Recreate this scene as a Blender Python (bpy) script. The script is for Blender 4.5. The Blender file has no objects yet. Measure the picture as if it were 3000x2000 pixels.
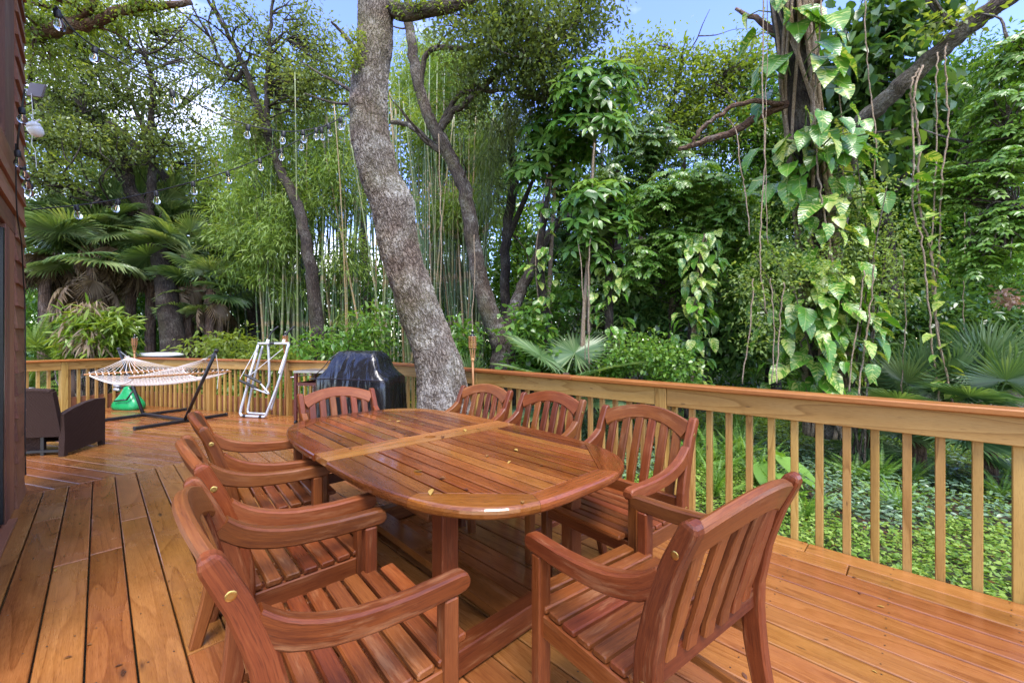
import bpy, math, random
import numpy as np
from mathutils import Vector, Matrix
R = math.radians
random.seed(11); RNG = np.random.default_rng(11)
S = bpy.context.scene
C = S.collection
# ------------------------------------------------------------------ camera, sky, sun, exposure
CAMH = 1.25
cam_d = bpy.data.cameras.new('camera'); cam = bpy.data.objects.new('camera', cam_d); C.objects.link(cam)
cam_d.sensor_width = 36; cam_d.lens = 14.4; cam_d.shift_y = -0.0007
cam_d.clip_start = 0.05; cam_d.clip_end = 1000
cam.location = (0, 0, CAMH); cam.rotation_euler = (R(90), 0, 0)
S.camera = cam
SUN_EL, SUN_AZ = 62, 165          # degrees; azimuth clockwise from +Y
W = bpy.data.worlds.new('World'); S.world = W; W.use_nodes = True
wn = W.node_tree.nodes; wl = W.node_tree.links
bg = wn['Background']; sky = wn.new('ShaderNodeTexSky'); sky.sky_type = 'NISHITA'; sky.sun_disc = False
sky.sun_elevation = R(SUN_EL); sky.sun_rotation = R(SUN_AZ); sky.air_density = 1.0; sky.dust_density = 0.3; sky.ozone_density = 2.2
bg.inputs['Strength'].default_value = 0.15
wtc = wn.new('ShaderNodeTexCoord'); wmp = wn.new('ShaderNodeMapping'); wmp.inputs['Scale'].default_value = (1, 1, 2.2); wmp.inputs['Location'].default_value = (3.3, 1.2, 0.4)
wl.new(wtc.outputs['Generated'], wmp.inputs[0]); wno = wn.new('ShaderNodeTexNoise'); wno.inputs['Scale'].default_value = 1.7; wno.inputs['Detail'].default_value = 6; wno.inputs['Roughness'].default_value = 0.55
wl.new(wmp.outputs[0], wno.inputs['Vector']); wrp = wn.new('ShaderNodeValToRGB'); wrp.color_ramp.elements[0].position = 0.47; wrp.color_ramp.elements[1].position = 0.70; wrp.color_ramp.elements[1].color = (.9, .9, .9, 1); wl.new(wno.outputs[0], wrp.inputs[0])
whs = wn.new('ShaderNodeHueSaturation'); whs.inputs['Saturation'].default_value = 1.15; whs.inputs['Hue'].default_value = 0.525; wl.new(sky.outputs[0], whs.inputs['Color'])
wmx = wn.new('ShaderNodeMix'); wmx.data_type = 'RGBA'; wl.new(wrp.outputs[0], wmx.inputs[0]); wl.new(whs.outputs[0], wmx.inputs[6]); wmx.inputs[7].default_value = (6.5, 6.4, 6.2, 1)
wl.new(wmx.outputs[2], bg.inputs['Color'])
sd = bpy.data.lights.new('sun', 'SUN'); sun = bpy.data.objects.new('sun', sd); C.objects.link(sun)
sd.energy = 1.5; sd.angle = R(28); sd.color = (1, 0.95, 0.87)
sv = Vector((math.sin(R(SUN_AZ)) * math.cos(R(SUN_EL)), math.cos(R(SUN_AZ)) * math.cos(R(SUN_EL)), math.sin(R(SUN_EL))))
sun.rotation_euler = (-sv).to_track_quat('-Z', 'Y').to_euler(); sun.location = (4, -6, 9)
S.view_settings.view_transform = 'Standard'; S.view_settings.look = 'None'
S.view_settings.exposure = 2.15; S.view_settings.gamma = 1; S.view_settings.use_curve_mapping = False
S.render.engine = 'CYCLES'
try:
    S.cycles.max_bounces = 8; S.cycles.transparent_max_bounces = 8; S.cycles.use_denoising = True; S.cycles.denoising_input_passes = 'RGB_ALBEDO_NORMAL'; S.cycles.denoising_prefilter = 'NONE'
    S.cycles.sample_clamp_indirect = 6
except Exception: pass

# ------------------------------------------------------------------ geometry helpers
F2 = 940.8
def at(x, y, Y):
    """real point at distance Y (m) that the survey sheet of the photo shows at x, y (sheet 2352 wide)"""
    return np.array([(x - 1176) / F2 * Y, Y, CAMH - (y - 782.5) / F2 * Y])
def tag(o, label=None, cat=None, group=None, kind=None):
    if label: o['label'] = label
    if cat: o['category'] = cat
    if group: o['group'] = group
    if kind: o['kind'] = kind
    return o
def empty(name, loc=(0, 0, 0), rz=0.0):
    o = bpy.data.objects.new(name, None); C.objects.link(o); o.empty_display_size = 0.1
    o.location = loc; o.rotation_euler = (0, 0, rz); return o
def thing(name, label, cat, loc=(0, 0, 0), rz=0.0, group=None):
    return tag(empty(name, loc, rz), label, cat, group)
def link(name, me, parent=None, loc=(0, 0, 0), rot=(0, 0, 0), scale=None, mat=None):
    o = bpy.data.objects.new(name, me); C.objects.link(o)
    if parent is not None: o.parent = parent
    o.location = loc
    if isinstance(rot, Matrix): o.rotation_euler = rot.to_3x3().to_euler()
    else: o.rotation_euler = rot
    if scale is not None: o.scale = scale if hasattr(scale, '__len__') else (scale,) * 3
    return o
def copy_tree(o, parent=None):
    c = o.copy(); C.objects.link(c); c.parent = parent
    for ch in [x for x in KIDS.get(o.name, [])]: 
        k = copy_tree(ch, c); KIDS.setdefault(c.name, []).append(k)
    return c
KIDS = {}
def index_kids(root):
    for ch in root.children:
        KIDS.setdefault(root.name, []).append(ch); index_kids(ch)

class MB:
    """collects vertices and faces, becomes ONE mesh"""
    def __init__(s): s.v = []; s.f = []; s.g = []; s.n = 0
    def add(s, v, f, g=None):
        v = np.asarray(v, float); s.v.append(v); s.f += [tuple(i + s.n for i in q) for q in f]
        s.g.append(v if g is None else np.asarray(g, float)); s.n += len(v); return s
    def box(s, c, size, rot=None, ch=0.0):
        v, f = chamfer_box(*size, ch); g = v.copy()
        if rot is not None: v = v @ np.array(rot.to_3x3()).T
        return s.add(v + np.asarray(c, float), f, g)
    def tube(s, path, r, n=8, cap=True):
        v, f, g = tube(path, r, n, cap); return s.add(v, f, g)
    def bar(s, a, b, w, h, up=(0, 0, 1), ch=0.0):
        a = Vector(a); b = Vector(b); x = (b - a).normalized(); u = Vector(up); y = u.cross(x).normalized(); z = x.cross(y)
        return s.box((a + b) / 2, ((b - a).length, w, h), Matrix((x, y, z)).transposed(), ch)
    def mesh(s, name, mat, smooth=False):
        me = bpy.data.meshes.new(name)
        V = np.concatenate(s.v) if s.v else np.zeros((0, 3))
        me.from_pydata(V.tolist(), [], s.f)
        a = me.attributes.new('gc', 'FLOAT_VECTOR', 'POINT'); a.data.foreach_set('vector', np.concatenate(s.g).astype(np.float32).ravel())
        if smooth: me.polygons.foreach_set('use_smooth', [True] * len(me.polygons))
        for m in (mat if isinstance(mat, (list, tuple)) else [mat]): me.materials.append(m)
        me.update(); return me
    def obj(s, name, mat, parent=None, smooth=False, **k):
        return link(name, s.mesh(name, mat, smooth), parent, **k)

def chamfer_box(L, Wd, T, ch=0.0):
    x, y, z = L / 2, Wd / 2, T / 2
    if ch <= 0:
        v = np.array([(i, j, k) for i in (-x, x) for j in (-y, y) for k in (-z, z)])
        return v, [(0, 1, 3, 2), (4, 6, 7, 5), (0, 4, 5, 1), (2, 3, 7, 6), (0, 2, 6, 4), (1, 5, 7, 3)]
    sec = [(y - ch, -z), (y, -z + ch), (y, z - ch), (y - ch, z), (-y + ch, z), (-y, z - ch), (-y, -z + ch), (-y + ch, -z)]
    v = []; e = ch * 0.8
    for xx, k in ((-x, e), (-x + e, 0), (x - e, 0), (x, e)):
        for a, b in sec: v.append((xx, a - math.copysign(k, a), b - math.copysign(k, b)))
    f = [tuple(range(7, -1, -1)), tuple(range(24, 32))]
    for r_ in range(3):
        for i in range(8):
            j = (i + 1) % 8; f.append((r_ * 8 + i, r_ * 8 + j, r_ * 8 + 8 + j, r_ * 8 + 8 + i))
    return np.array(v), f
def frames(path):
    P = np.asarray(path, float); T = np.gradient(P, axis=0); T /= np.linalg.norm(T, axis=1)[:, None] + 1e-12
    return P, T
def tube(path, r, n=8, cap=True):
    P, T = frames(path); m = len(P); r = np.broadcast_to(np.asarray(r, float), (m,))
    ref = np.array([0.12, 0.97, 0.2]) if abs(T[0][1]) < 0.9 else np.array([1.0, 0.1, 0])
    A = np.cross(T, ref); A /= np.linalg.norm(A, axis=1)[:, None]; B = np.cross(T, A)
    th = np.arange(n) * 2 * np.pi / n
    ring = np.cos(th)[None, :, None] * A[:, None, :] + np.sin(th)[None, :, None] * B[:, None, :]
    V = (P[:, None, :] + ring * r[:, None, None]).reshape(-1, 3)
    s = np.concatenate([[0], np.cumsum(np.linalg.norm(np.diff(P, axis=0), axis=1))])
    G = np.stack([np.repeat(s, n), np.tile(np.cos(th), m) * np.repeat(r, n), np.tile(np.sin(th), m) * np.repeat(r, n)], 1)
    f = []
    for k in range(m - 1):
        for i in range(n):
            j = (i + 1) % n; f.append((k * n + i, k * n + j, k * n + n + j, k * n + n + i))
    if cap: f.append(tuple(range(n - 1, -1, -1))); f.append(tuple(range((m - 1) * n, m * n)))
    return V, f, G
def sweep(path, side, w, h, ch=0.006):
    """rectangular, edge-rounded timber along a path; w across side, h across the other way"""
    P, T = frames(path); m = len(P)
    Sd = np.broadcast_to(np.asarray(side, float), (m, 3)); Sd = Sd - (Sd * T).sum(1)[:, None] * T; Sd /= np.linalg.norm(Sd, axis=1)[:, None]
    U = np.cross(T, Sd); w = np.broadcast_to(np.asarray(w, float), (m,)); h = np.broadcast_to(np.asarray(h, float), (m,))
    s = np.concatenate([[0], np.cumsum(np.linalg.norm(np.diff(P, axis=0), axis=1))])
    V = []; G = []
    for k in range(m):
        a, b = w[k] / 2, h[k] / 2; c = min(ch, a * 0.6, b * 0.6)
        for p, q in ((a - c, -b), (a, -b + c), (a, b - c), (a - c, b), (-a + c, b), (-a, b - c), (-a, -b + c), (-a + c, -b)):
            V.append(P[k] + Sd[k] * p + U[k] * q); G.append((s[k], p, q))
    f = [tuple(range(7, -1, -1)), tuple(range((m - 1) * 8, m * 8))]
    for k in range(m - 1):
        for i in range(8):
            j = (i + 1) % 8; f.append((k * 8 + i, k * 8 + j, k * 8 + 8 + j, k * 8 + 8 + i))
    return V, f, G
def lathe(prof, n=20):
    V = []; f = []
    for r, z in prof:
        for i in range(n): V.append((r * math.cos(2 * math.pi * i / n), r * math.sin(2 * math.pi * i / n), z))
    for k in range(len(prof) - 1):
        for i in range(n):
            j = (i + 1) % n; f.append((k * n + i, k * n + j, k * n + n + j, k * n + n + i))
    f.append(tuple(range(n - 1, -1, -1))); f.append(tuple(range((len(prof) - 1) * n, len(prof) * n)))
    return V, f
def clip(poly, n, d):
    """keep the part of a convex polygon with n.p <= d"""
    out = []
    for i in range(len(poly)):
        a, b = poly[i], poly[(i + 1) % len(poly)]; da = n[0] * a[0] + n[1] * a[1] - d; db = n[0] * b[0] + n[1] * b[1] - d
        if da <= 0: out.append(a)
        if (da < 0 < db) or (db < 0 < da):
            t = da / (da - db); out.append((a[0] + t * (b[0] - a[0]), a[1] + t * (b[1] - a[1])))
    return out
def inset(poly, ds):
    n = len(poly); L = []
    for i in range(n):
        a, b = poly[i], poly[(i + 1) % n]; dx, dy = b[0] - a[0], b[1] - a[1]; l = math.hypot(dx, dy) + 1e-9
        nx, ny = -dy / l, dx / l; d = ds[i] if hasattr(ds, '__len__') else ds
        L.append((nx, ny, nx * a[0] + ny * a[1] + d))
    out = []
    for i in range(n):
        a, b, c = L[i - 1]; d, e, g = L[i]; det = a * e - b * d
        if abs(det) < 1e-4:
            p = poly[i]; k = g - (d * p[0] + e * p[1]); out.append((p[0] + d * k, p[1] + e * k))
        else: out.append(((c * e - b * g) / det, (a * g - c * d) / det))
    return out
def area(p): return 0.5 * sum(p[i][0] * p[(i + 1) % len(p)][1] - p[(i + 1) % len(p)][0] * p[i][1] for i in range(len(p)))
def clean(p, e=0.004):
    q = []
    for a in p:
        if not q or math.hypot(a[0] - q[-1][0], a[1] - q[-1][1]) > e: q.append(a)
    while len(q) > 2 and math.hypot(q[0][0] - q[-1][0], q[0][1] - q[-1][1]) <= e: q.pop()
    return q
def prism(poly, z0, z1, steps):
    """steps: list of (inset or per-edge insets, dz below z1), from the lowest to the top"""
    n = len(poly); rings = [[(x, y, z0) for x, y in poly]]
    for d, dz in steps:
        p = poly if (not hasattr(d, '__len__') and d == 0) else inset(poly, d); rings.append([(x, y, z1 - dz) for x, y in p])
    V = [p for r_ in rings for p in r_]; f = [tuple(range(n - 1, -1, -1)), tuple(range(n * (len(rings) - 1), n * len(rings)))]
    for k in range(len(rings) - 1):
        for i in range(n):
            j = (i + 1) % n; f.append((k * n + i, k * n + j, k * n + n + j, k * n + n + i))
    return V, f
def plank(name, poly, zt, thick, dirv, mat, parent, ch=0.004, steps=None, dz=0.0, bow=0):
    """board clipped to a polygon; its own origin, its own x axis along the grain"""
    poly = clean(poly)
    if len(poly) < 3: return None
    if area(poly) < 0: poly = poly[::-1]
    if area(poly) < 0.0008: return None
    cx = sum(p[0] for p in poly) / len(poly); cy = sum(p[1] for p in poly) / len(poly); a = math.atan2(dirv[1], dirv[0])
    loc = [((x - cx) * math.cos(a) + (y - cy) * math.sin(a), -(x - cx) * math.sin(a) + (y - cy) * math.cos(a)) for x, y in poly]
    V, f = prism(loc, -thick, 0, steps or [(0, ch), (ch * 0.35, ch * 0.35), (ch, 0)])
    return MB().add(V, f).obj(name, mat, parent, loc=(cx, cy, zt + dz), rot=(0, 0, a))

# ------------------------------------------------------------------ materials
class NT:
    def __init__(s, name):
        s.m = bpy.data.materials.new(name); s.m.use_nodes = True; s.t = s.m.node_tree; s.n = s.t.nodes; s.l = s.t.links
        s.b = s.n['Principled BSDF']; s.out = s.n['Material Output']
    def new(s, t, **k):
        x = s.n.new(t)
        for a, b in k.items(): setattr(x, a, b)
        return x
    def put(s, sock, v):
        if hasattr(v, 'is_output') or isinstance(v, bpy.types.NodeSocket): s.l.new(v, sock)
        else: sock.default_value = v
    def math(s, op, a, b=0.0, c=None, clamp=False):
        x = s.new('ShaderNodeMath', operation=op, use_clamp=clamp); s.put(x.inputs[0], a); s.put(x.inputs[1], b)
        if c is not None: s.put(x.inputs[2], c)
        return x.outputs[0]
    def vec(s, op, a, b=(0, 0, 0)):
        x = s.new('ShaderNodeVectorMath', operation=op); s.put(x.inputs[0], a); s.put(x.inputs[1], b); return x.outputs[0]
    def noise(s, v, scale, detail=3, rough=0.55, dist=0.0, col=False):
        x = s.new('ShaderNodeTexNoise'); s.put(x.inputs['Vector'], v); x.inputs['Scale'].default_value = scale; x.inputs['Detail'].default_value = detail
        x.inputs['Roughness'].default_value = rough; x.inputs['Distortion'].default_value = dist; return x.outputs['Color' if col else 0]
    def voro(s, v, scale, feature='F1', out='Distance', rnd=1.0):
        x = s.new('ShaderNodeTexVoronoi', feature=feature); s.put(x.inputs['Vector'], v); x.inputs['Scale'].default_value = scale
        x.inputs['Randomness'].default_value = rnd; return x.outputs[out]
    def ramp(s, fac, stops, interp='LINEAR'):
        x = s.new('ShaderNodeValToRGB'); x.color_ramp.interpolation = interp; e = x.color_ramp.elements
        while len(e) < len(stops): e.new(0.5)
        for i, (p, c) in enumerate(stops):
            e[i].position = p; e[i].color = (c, c, c, 1) if not hasattr(c, '__len__') else (*c, 1)
        s.put(x.inputs[0], fac); return x.outputs[0]
    def mix(s, f, a, b, mode='MIX'):
        x = s.new('ShaderNodeMix', data_type='RGBA', blend_type=mode); s.put(x.inputs[0], f)
        s.put(x.inputs[6], a if not isinstance(a, tuple) or len(a) == 4 else (*a, 1)); s.put(x.inputs[7], b if not isinstance(b, tuple) or len(b) == 4 else (*b, 1)); return x.outputs[2]
    def map(s, v, sc): return s.vec('MULTIPLY', v, sc)
    def attr(s, nm, out='Vector'): x = s.new('ShaderNodeAttribute', attribute_name=nm); return x.outputs[out]
    def rand(s): return s.new('ShaderNodeObjectInfo').outputs['Random']
    def bump(s, h, st, d=0.01): 
        x = s.new('ShaderNodeBump'); s.put(x.inputs['Height'], h); x.inputs['Strength'].default_value = st; x.inputs['Distance'].default_value = d
        s.l.new(x.outputs[0], s.b.inputs['Normal']); return x
    def set(s, **k):
        for a, v in k.items(): s.put(s.b.inputs[a.replace('_', ' ')], v if not (isinstance(v, tuple) and len(v) == 3) else (*v, 1))
        return s.m

def wood(name, dark, mid, light, ring=9.0, knots=0.0, rough=(0.12, 0.4), stain=0.5, var=0.35, wear=None, bump=0.25, spec=0.5, coat=0.0, grain=0.25):
    dark, mid, light = (tuple(c * 0.83 for c in q) for q in (dark, mid, light))
    t = NT(name); g = t.attr('gc'); rnd = t.rand()
    off = t.new('ShaderNodeCombineXYZ'); t.put(off.inputs[0], t.math('MULTIPLY', rnd, 37.0)); t.put(off.inputs[1], t.math('MULTIPLY', rnd, 91.3)); t.put(off.inputs[2], t.math('MULTIPLY', rnd, 17.7))
    p = t.vec('ADD', g, off.outputs[0])
    warp = t.noise(t.map(p, (1.6, 6, 6)), 1.0, 2)
    wv = t.math('ADD', t.math('MULTIPLY', t.noise(t.map(p, (0.5, 6.5, 6.5)), 1.0, 1.0, 0.4), ring), t.math('MULTIPLY', warp, 0.6))
    rings = t.ramp(t.math('FRACT', wv), [(0, 0.15), (0.18, 0.55), (0.75, 0.85), (0.94, 0.95), (1, 0.15)])
    fine = t.noise(t.map(p, (16, 420, 420)), 1.0, 2, 0.6)
    streak = t.noise(t.map(p, (2.6, 150, 150)), 1.0, 3, 0.7)
    pore = t.ramp(t.noise(t.map(p, (22, 520, 520)), 1.0, 1, 0.5), [(0.30, 1.0), (0.42, 0.0)])
    blot = t.noise(t.map(p, (2.4, 9, 9)), 1.0, 5, 0.7)
    tone = t.math('MULTIPLY', t.math('SUBTRACT', rnd, 0.5), var)
    fac = t.math('ADD', t.math('MULTIPLY', rings, grain), t.math('ADD', t.math('MULTIPLY', fine, 0.30), t.math('ADD', t.math('MULTIPLY', streak, 0.52 - grain), t.math('MULTIPLY_ADD', blot, 0.40, -0.12))))
    fac = t.math('ADD', fac, tone)
    col = t.ramp(fac, [(0.26, dark), (0.50, mid), (0.80, light)])
    col = t.mix(t.math('MULTIPLY', pore, 0.45), col, tuple(c * 0.6 for c in dark))
    st = t.ramp(t.noise(t.map(p, (1.3, 4, 4)), 1.0, 5, 0.7), [(0.34, 1.0), (0.50, 0.0)])
    col = t.mix(t.math('MULTIPLY', st, stain), col, tuple(c * 0.5 for c in dark), 'MIX')
    hue = t.new('ShaderNodeHueSaturation'); t.put(hue.inputs['Color'], col); t.put(hue.inputs['Hue'], t.math('MULTIPLY_ADD', t.math('FRACT', t.math('MULTIPLY', rnd, 5.7)), 0.016, 0.492)); t.put(hue.inputs['Value'], t.math('MULTIPLY_ADD', t.math('FRACT', t.math('MULTIPLY', rnd, 9.1)), 0.24, 0.88)); col = hue.outputs[0]
    if knots > 0:
        kd = t.voro(t.map(p, (0.9, 3.2, 3.2)), 1.9); kn = t.ramp(kd, [(0.0, 1.0), (0.040, 0.95), (0.055, 0.45), (0.10, 0.0)])
        col = t.mix(t.math('MULTIPLY', kn, knots), col, (0.035, 0.012, 0.006))
        nk = t.voro(t.map(p, (3.5, 17, 17)), 1.0); col = t.mix(t.math('MULTIPLY', t.ramp(nk, [(0.0, 1.0), (0.055, 0.9), (0.075, 0.0)]), knots * 0.8), col, (0.04, 0.018, 0.01))
    if wear is not None:
        wf = t.ramp(t.noise(t.map(p, (4, 30, 30)), 1.0, 5, 0.7), [(0.55, 0.0), (0.72, 1.0)])
        col = t.mix(t.math('MULTIPLY', wf, 0.38), col, wear)
    wet = t.noise(t.map(p, (1.4, 2.2, 2.2)), 1.0, 3, 0.6)
    ro = t.ramp(wet, [(0.35, rough[0]), (0.62, rough[1])])
    ro = t.math('ADD', ro, t.math('MULTIPLY', fine, 0.08))
    t.bump(t.math('ADD', t.math('MULTIPLY', fine, 0.6), t.math('MULTIPLY', rings, 0.2)), bump * 0.45, 0.003)
    t.set(Base_Color=col, Roughness=ro, Specular_IOR_Level=spec)
    if coat: t.set(Coat_Weight=coat, Coat_Roughness=0.08)
    return t.m
def plain(name, col, rough=0.5, metal=0.0, spec=0.5, var=0.12, nscale=8, bump=0.0, bscale=40, **k):
    t = NT(name); p = t.new('ShaderNodeTexCoord').outputs['Object']; n = t.noise(p, nscale, 4)
    c = t.mix(t.ramp(n, [(0.3, 0), (0.7, 1)]), tuple(x * (1 - var) for x in col), tuple(min(1, x * (1 + var)) for x in col))
    t.set(Base_Color=c, Roughness=t.math('ADD', rough - 0.06, t.math('MULTIPLY', n, 0.12)), Metallic=metal, Specular_IOR_Level=spec, **k)
    if bump: t.bump(t.noise(p, bscale, 3), bump, 0.01)
    return t.m
def leafmat(name, dark, mid, light, rough=0.38, trans=0.35, yellow=None, spec=0.5, ov=0.0):
    t = NT(name); ti = t.attr('tint', 'Fac')
    if ov: ti = t.math('ADD', ti, t.math('MULTIPLY', t.math('SUBTRACT', t.rand(), 0.5), ov))
    st = [(0.0, dark), (0.45, mid), (0.88, light)]
    if yellow: st += [(0.93, light), (0.97, yellow)]
    c = t.ramp(ti, st); t.set(Base_Color=c, Roughness=rough, Specular_IOR_Level=spec)
    tr = t.new('ShaderNodeBsdfTranslucent'); t.put(tr.inputs[0], t.mix(1.0, c, (1.25, 1.15, 0.45), 'MULTIPLY'))
    mx = t.new('ShaderNodeMixShader'); mx.inputs[0].default_value = trans; t.l.new(t.b.outputs[0], mx.inputs[1]); t.l.new(tr.outputs[0], mx.inputs[2])
    t.l.new(mx.outputs[0], t.out.inputs[0]); return t.m

M = {}
M['deck'] = wood('deck_pine', (0.17, 0.050, 0.011), (0.30, 0.112, 0.029), (0.43, 0.185, 0.056), ring=9, knots=0.9, rough=(0.05, 0.30), stain=0.30, var=0.16, bump=0.3, spec=0.5, grain=0.22)
M['teak'] = wood('oiled_teak', (0.075, 0.016, 0.004), (0.178, 0.046, 0.010), (0.30, 0.098, 0.025), ring=4, rough=(0.24, 0.46), stain=0.26, var=0.26, wear=(0.38, 0.19, 0.085), bump=0.22, spec=0.35, grain=0.10)
M['teak_top'] = wood('wet_table_teak', (0.065, 0.014, 0.003), (0.185, 0.049, 0.010), (0.34, 0.118, 0.026), ring=4, rough=(0.02, 0.24), stain=0.36, var=0.36, bump=0.12, spec=0.6, grain=0.12)
M['teak_pale'] = wood('pale_teak', (0.19, 0.066, 0.014), (0.31, 0.125, 0.027), (0.42, 0.20, 0.05), ring=6, rough=(0.05, 0.28), stain=0.3, var=0.12, bump=0.12)
M['pine'] = wood('new_pine', (0.27, 0.140, 0.030), (0.42, 0.238, 0.060), (0.52, 0.325, 0.098), ring=10, knots=0.9, rough=(0.35, 0.55), stain=0.10, var=0.14, bump=0.2, spec=0.3, grain=0.42)
M['cap'] = wood('stained_cap', (0.21, 0.06, 0.012), (0.34, 0.115, 0.024), (0.45, 0.175, 0.043), ring=8, knots=0.8, rough=(0.16, 0.38), stain=0.2, var=0.12, bump=0.2, spec=0.4, grain=0.3)
M['red'] = wood('red_stained_board', (0.16, 0.055, 0.028), (0.24, 0.088, 0.045), (0.30, 0.12, 0.065), ring=6, rough=(0.3, 0.5), stain=0.2, var=0.2)
M['siding'] = wood('brown_siding', (0.13, 0.046, 0.022), (0.27, 0.10, 0.046), (0.38, 0.16, 0.085), ring=6, rough=(0.4, 0.65), stain=0.3, var=0.25, wear=(0.36, 0.20, 0.12), grain=0.15)
M['trim'] = wood('brown_trim', (0.08, 0.032, 0.018), (0.17, 0.066, 0.036), (0.26, 0.11, 0.065), ring=6, rough=(0.4, 0.65), stain=0.4, var=0.2, wear=(0.30, 0.17, 0.11), grain=0.15)
M['bamboo_cane'] = wood('torch_cane', (0.26, 0.10, 0.03), (0.42, 0.19, 0.06), (0.56, 0.30, 0.12), ring=3, rough=(0.3, 0.5), stain=0.3)
M['brass'] = plain('brass', (0.55, 0.36, 0.11), 0.32, 1.0)
M['dark_metal'] = plain('black_painted_steel', (0.012, 0.012, 0.013), 0.33, 0.0)
M['silver'] = plain('grey_painted_tube', (0.52, 0.54, 0.57), 0.32, 0.35)
M['white'] = plain('white_plastic', (0.72, 0.72, 0.70), 0.35)
M['steel'] = plain('steel', (0.42, 0.41, 0.40), 0.3, 0.85)
M['cart'] = plain('maroon_steel', (0.085, 0.02, 0.016), 0.35)
M['rubber'] = plain('black_rubber', (0.014, 0.014, 0.014), 0.55)
M['green'] = plain('green_plastic', (0.01, 0.30, 0.085), 0.28, 0, 0.5, 0.1)
M['rope'] = plain('white_cotton_rope', (0.66, 0.60, 0.54), 0.9, 0, 0.2, 0.15, 60)
M['terracotta'] = plain('weathered_terracotta', (0.17, 0.095, 0.055), 0.7, 0, 0.3, 0.4, 9, 0.3, 30)
M['panel'] = plain('grey_panel_back', (0.15, 0.12, 0.11), 0.5)
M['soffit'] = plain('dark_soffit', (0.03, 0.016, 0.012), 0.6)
M['glass_dark'] = plain('dark_glass', (0.01, 0.012, 0.014), 0.05)
M['soil'] = plain('soil', (0.05, 0.032, 0.02), 0.9, 0, 0.2, 0.5, 6, 0.6, 20)
def glass(name, col=(1, 1, 1), rough=0.02):
    t = NT(name); t.set(Base_Color=col, Roughness=rough, IOR=1.25, Transmission_Weight=1.0); return t.m
M['bulb'] = glass('clear_bulb_glass'); M['jar'] = glass('clear_jar_glass', (0.9, 0.96, 0.94), 0.08)
def filament():
    t = NT('filament'); t.set(Base_Color=(0.8, 0.45, 0.2), Roughness=0.3, Metallic=0.6); return t.m
M['filament'] = filament()
def wicker():
    t = NT('brown_wicker'); p = t.new('ShaderNodeTexCoord').outputs['Object']
    s = t.new('ShaderNodeSeparateXYZ'); t.put(s.inputs[0], p)
    hz = t.math('SINE', t.math('MULTIPLY', s.outputs[2], 420)); al = t.math('ADD', s.outputs[0], s.outputs[1])
    vt = t.math('SINE', t.math('MULTIPLY', al, 210)); w = t.math('MULTIPLY', hz, vt)
    n = t.noise(p, 14, 3); c = t.mix(t.math('MULTIPLY_ADD', w, 0.5, 0.5), (0.018, 0.009, 0.006), (0.065, 0.034, 0.022))
    c = t.mix(n, c, (0.05, 0.028, 0.020)); t.bump(w, 0.8, 0.004); t.set(Base_Color=c, Roughness=0.7, Specular_IOR_Level=0.15); return t.m
M['wicker'] = wicker()
def tarp():
    t = NT('black_vinyl'); p = t.new('ShaderNodeTexCoord').outputs['Object']
    t.bump(t.noise(t.map(p, (3, 3, .8)), 3.2, 2, 0.45, 0.5), 0.35, 0.08)
    t.set(Base_Color=(0.012, 0.012, 0.013), Roughness=0.24, Specular_IOR_Level=0.7); return t.m
M['tarp'] = tarp()
def bark(name, dark, mid, light, lichen=0.4, moss=0.0, sc=1.0, disp=0.0):
    t = NT(name); g = t.attr('bk'); q = t.vec('ADD', g, t.vec('MULTIPLY', t.noise(g, 7 * sc, 3, 0.6, col=True), (0.10, 0.10, 0.16)))
    v1 = t.voro(t.map(q, (1, 1, 0.22)), 30 * sc, 'DISTANCE_TO_EDGE'); v2 = t.voro(t.map(q, (1, 1, 0.5)), 75 * sc, 'DISTANCE_TO_EDGE')
    h = t.math('ADD', t.ramp(v1, [(0.0, 0.0), (0.09, 0.55), (0.34, 1.0)]), t.math('MULTIPLY', t.ramp(v2, [(0, 0), (0.25, 1)]), 0.35))
    n = t.noise(q, 16 * sc, 5, 0.65); col = t.ramp(t.math('ADD', t.math('MULTIPLY', h, 0.42), t.math('MULTIPLY', n, 0.6)), [(0.22, dark), (0.58, mid), (0.92, light)])
    lf = t.math('MULTIPLY', t.ramp(t.noise(g, 3.2, 5, 0.62), [(0.47, 0), (0.62, 1)]), t.ramp(t.noise(g, 30, 4, 0.7), [(0.42, 0), (0.56, 1)]))
    col = t.mix(t.math('MULTIPLY', lf, lichen), col, (0.50, 0.48, 0.43))
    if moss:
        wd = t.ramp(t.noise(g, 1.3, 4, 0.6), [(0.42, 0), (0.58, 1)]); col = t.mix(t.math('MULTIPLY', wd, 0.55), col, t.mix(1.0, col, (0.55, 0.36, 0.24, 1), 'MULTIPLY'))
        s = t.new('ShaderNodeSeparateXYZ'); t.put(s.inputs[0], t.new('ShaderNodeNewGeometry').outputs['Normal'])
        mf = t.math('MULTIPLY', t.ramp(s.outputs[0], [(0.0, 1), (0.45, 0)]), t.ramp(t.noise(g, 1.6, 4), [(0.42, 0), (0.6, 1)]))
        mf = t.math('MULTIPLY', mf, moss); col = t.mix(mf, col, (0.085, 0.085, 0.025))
    if disp:
        t.m.displacement_method = 'BOTH'; d = t.new('ShaderNodeDisplacement'); t.put(d.inputs['Height'], h); d.inputs['Midlevel'].default_value = 0.7; d.inputs['Scale'].default_value = disp
        t.l.new(d.outputs[0], t.out.inputs['Displacement'])
    else: t.bump(h, 0.7, 0.03)
    t.set(Base_Color=col, Roughness=0.8, Specular_IOR_Level=0.25); return t.m
M['bark_oak'] = bark('oak_bark', (0.020, 0.014, 0.010), (0.125, 0.102, 0.080), (0.30, 0.27, 0.23), 0.8, 0.7, 1.3, 0.014)
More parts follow.
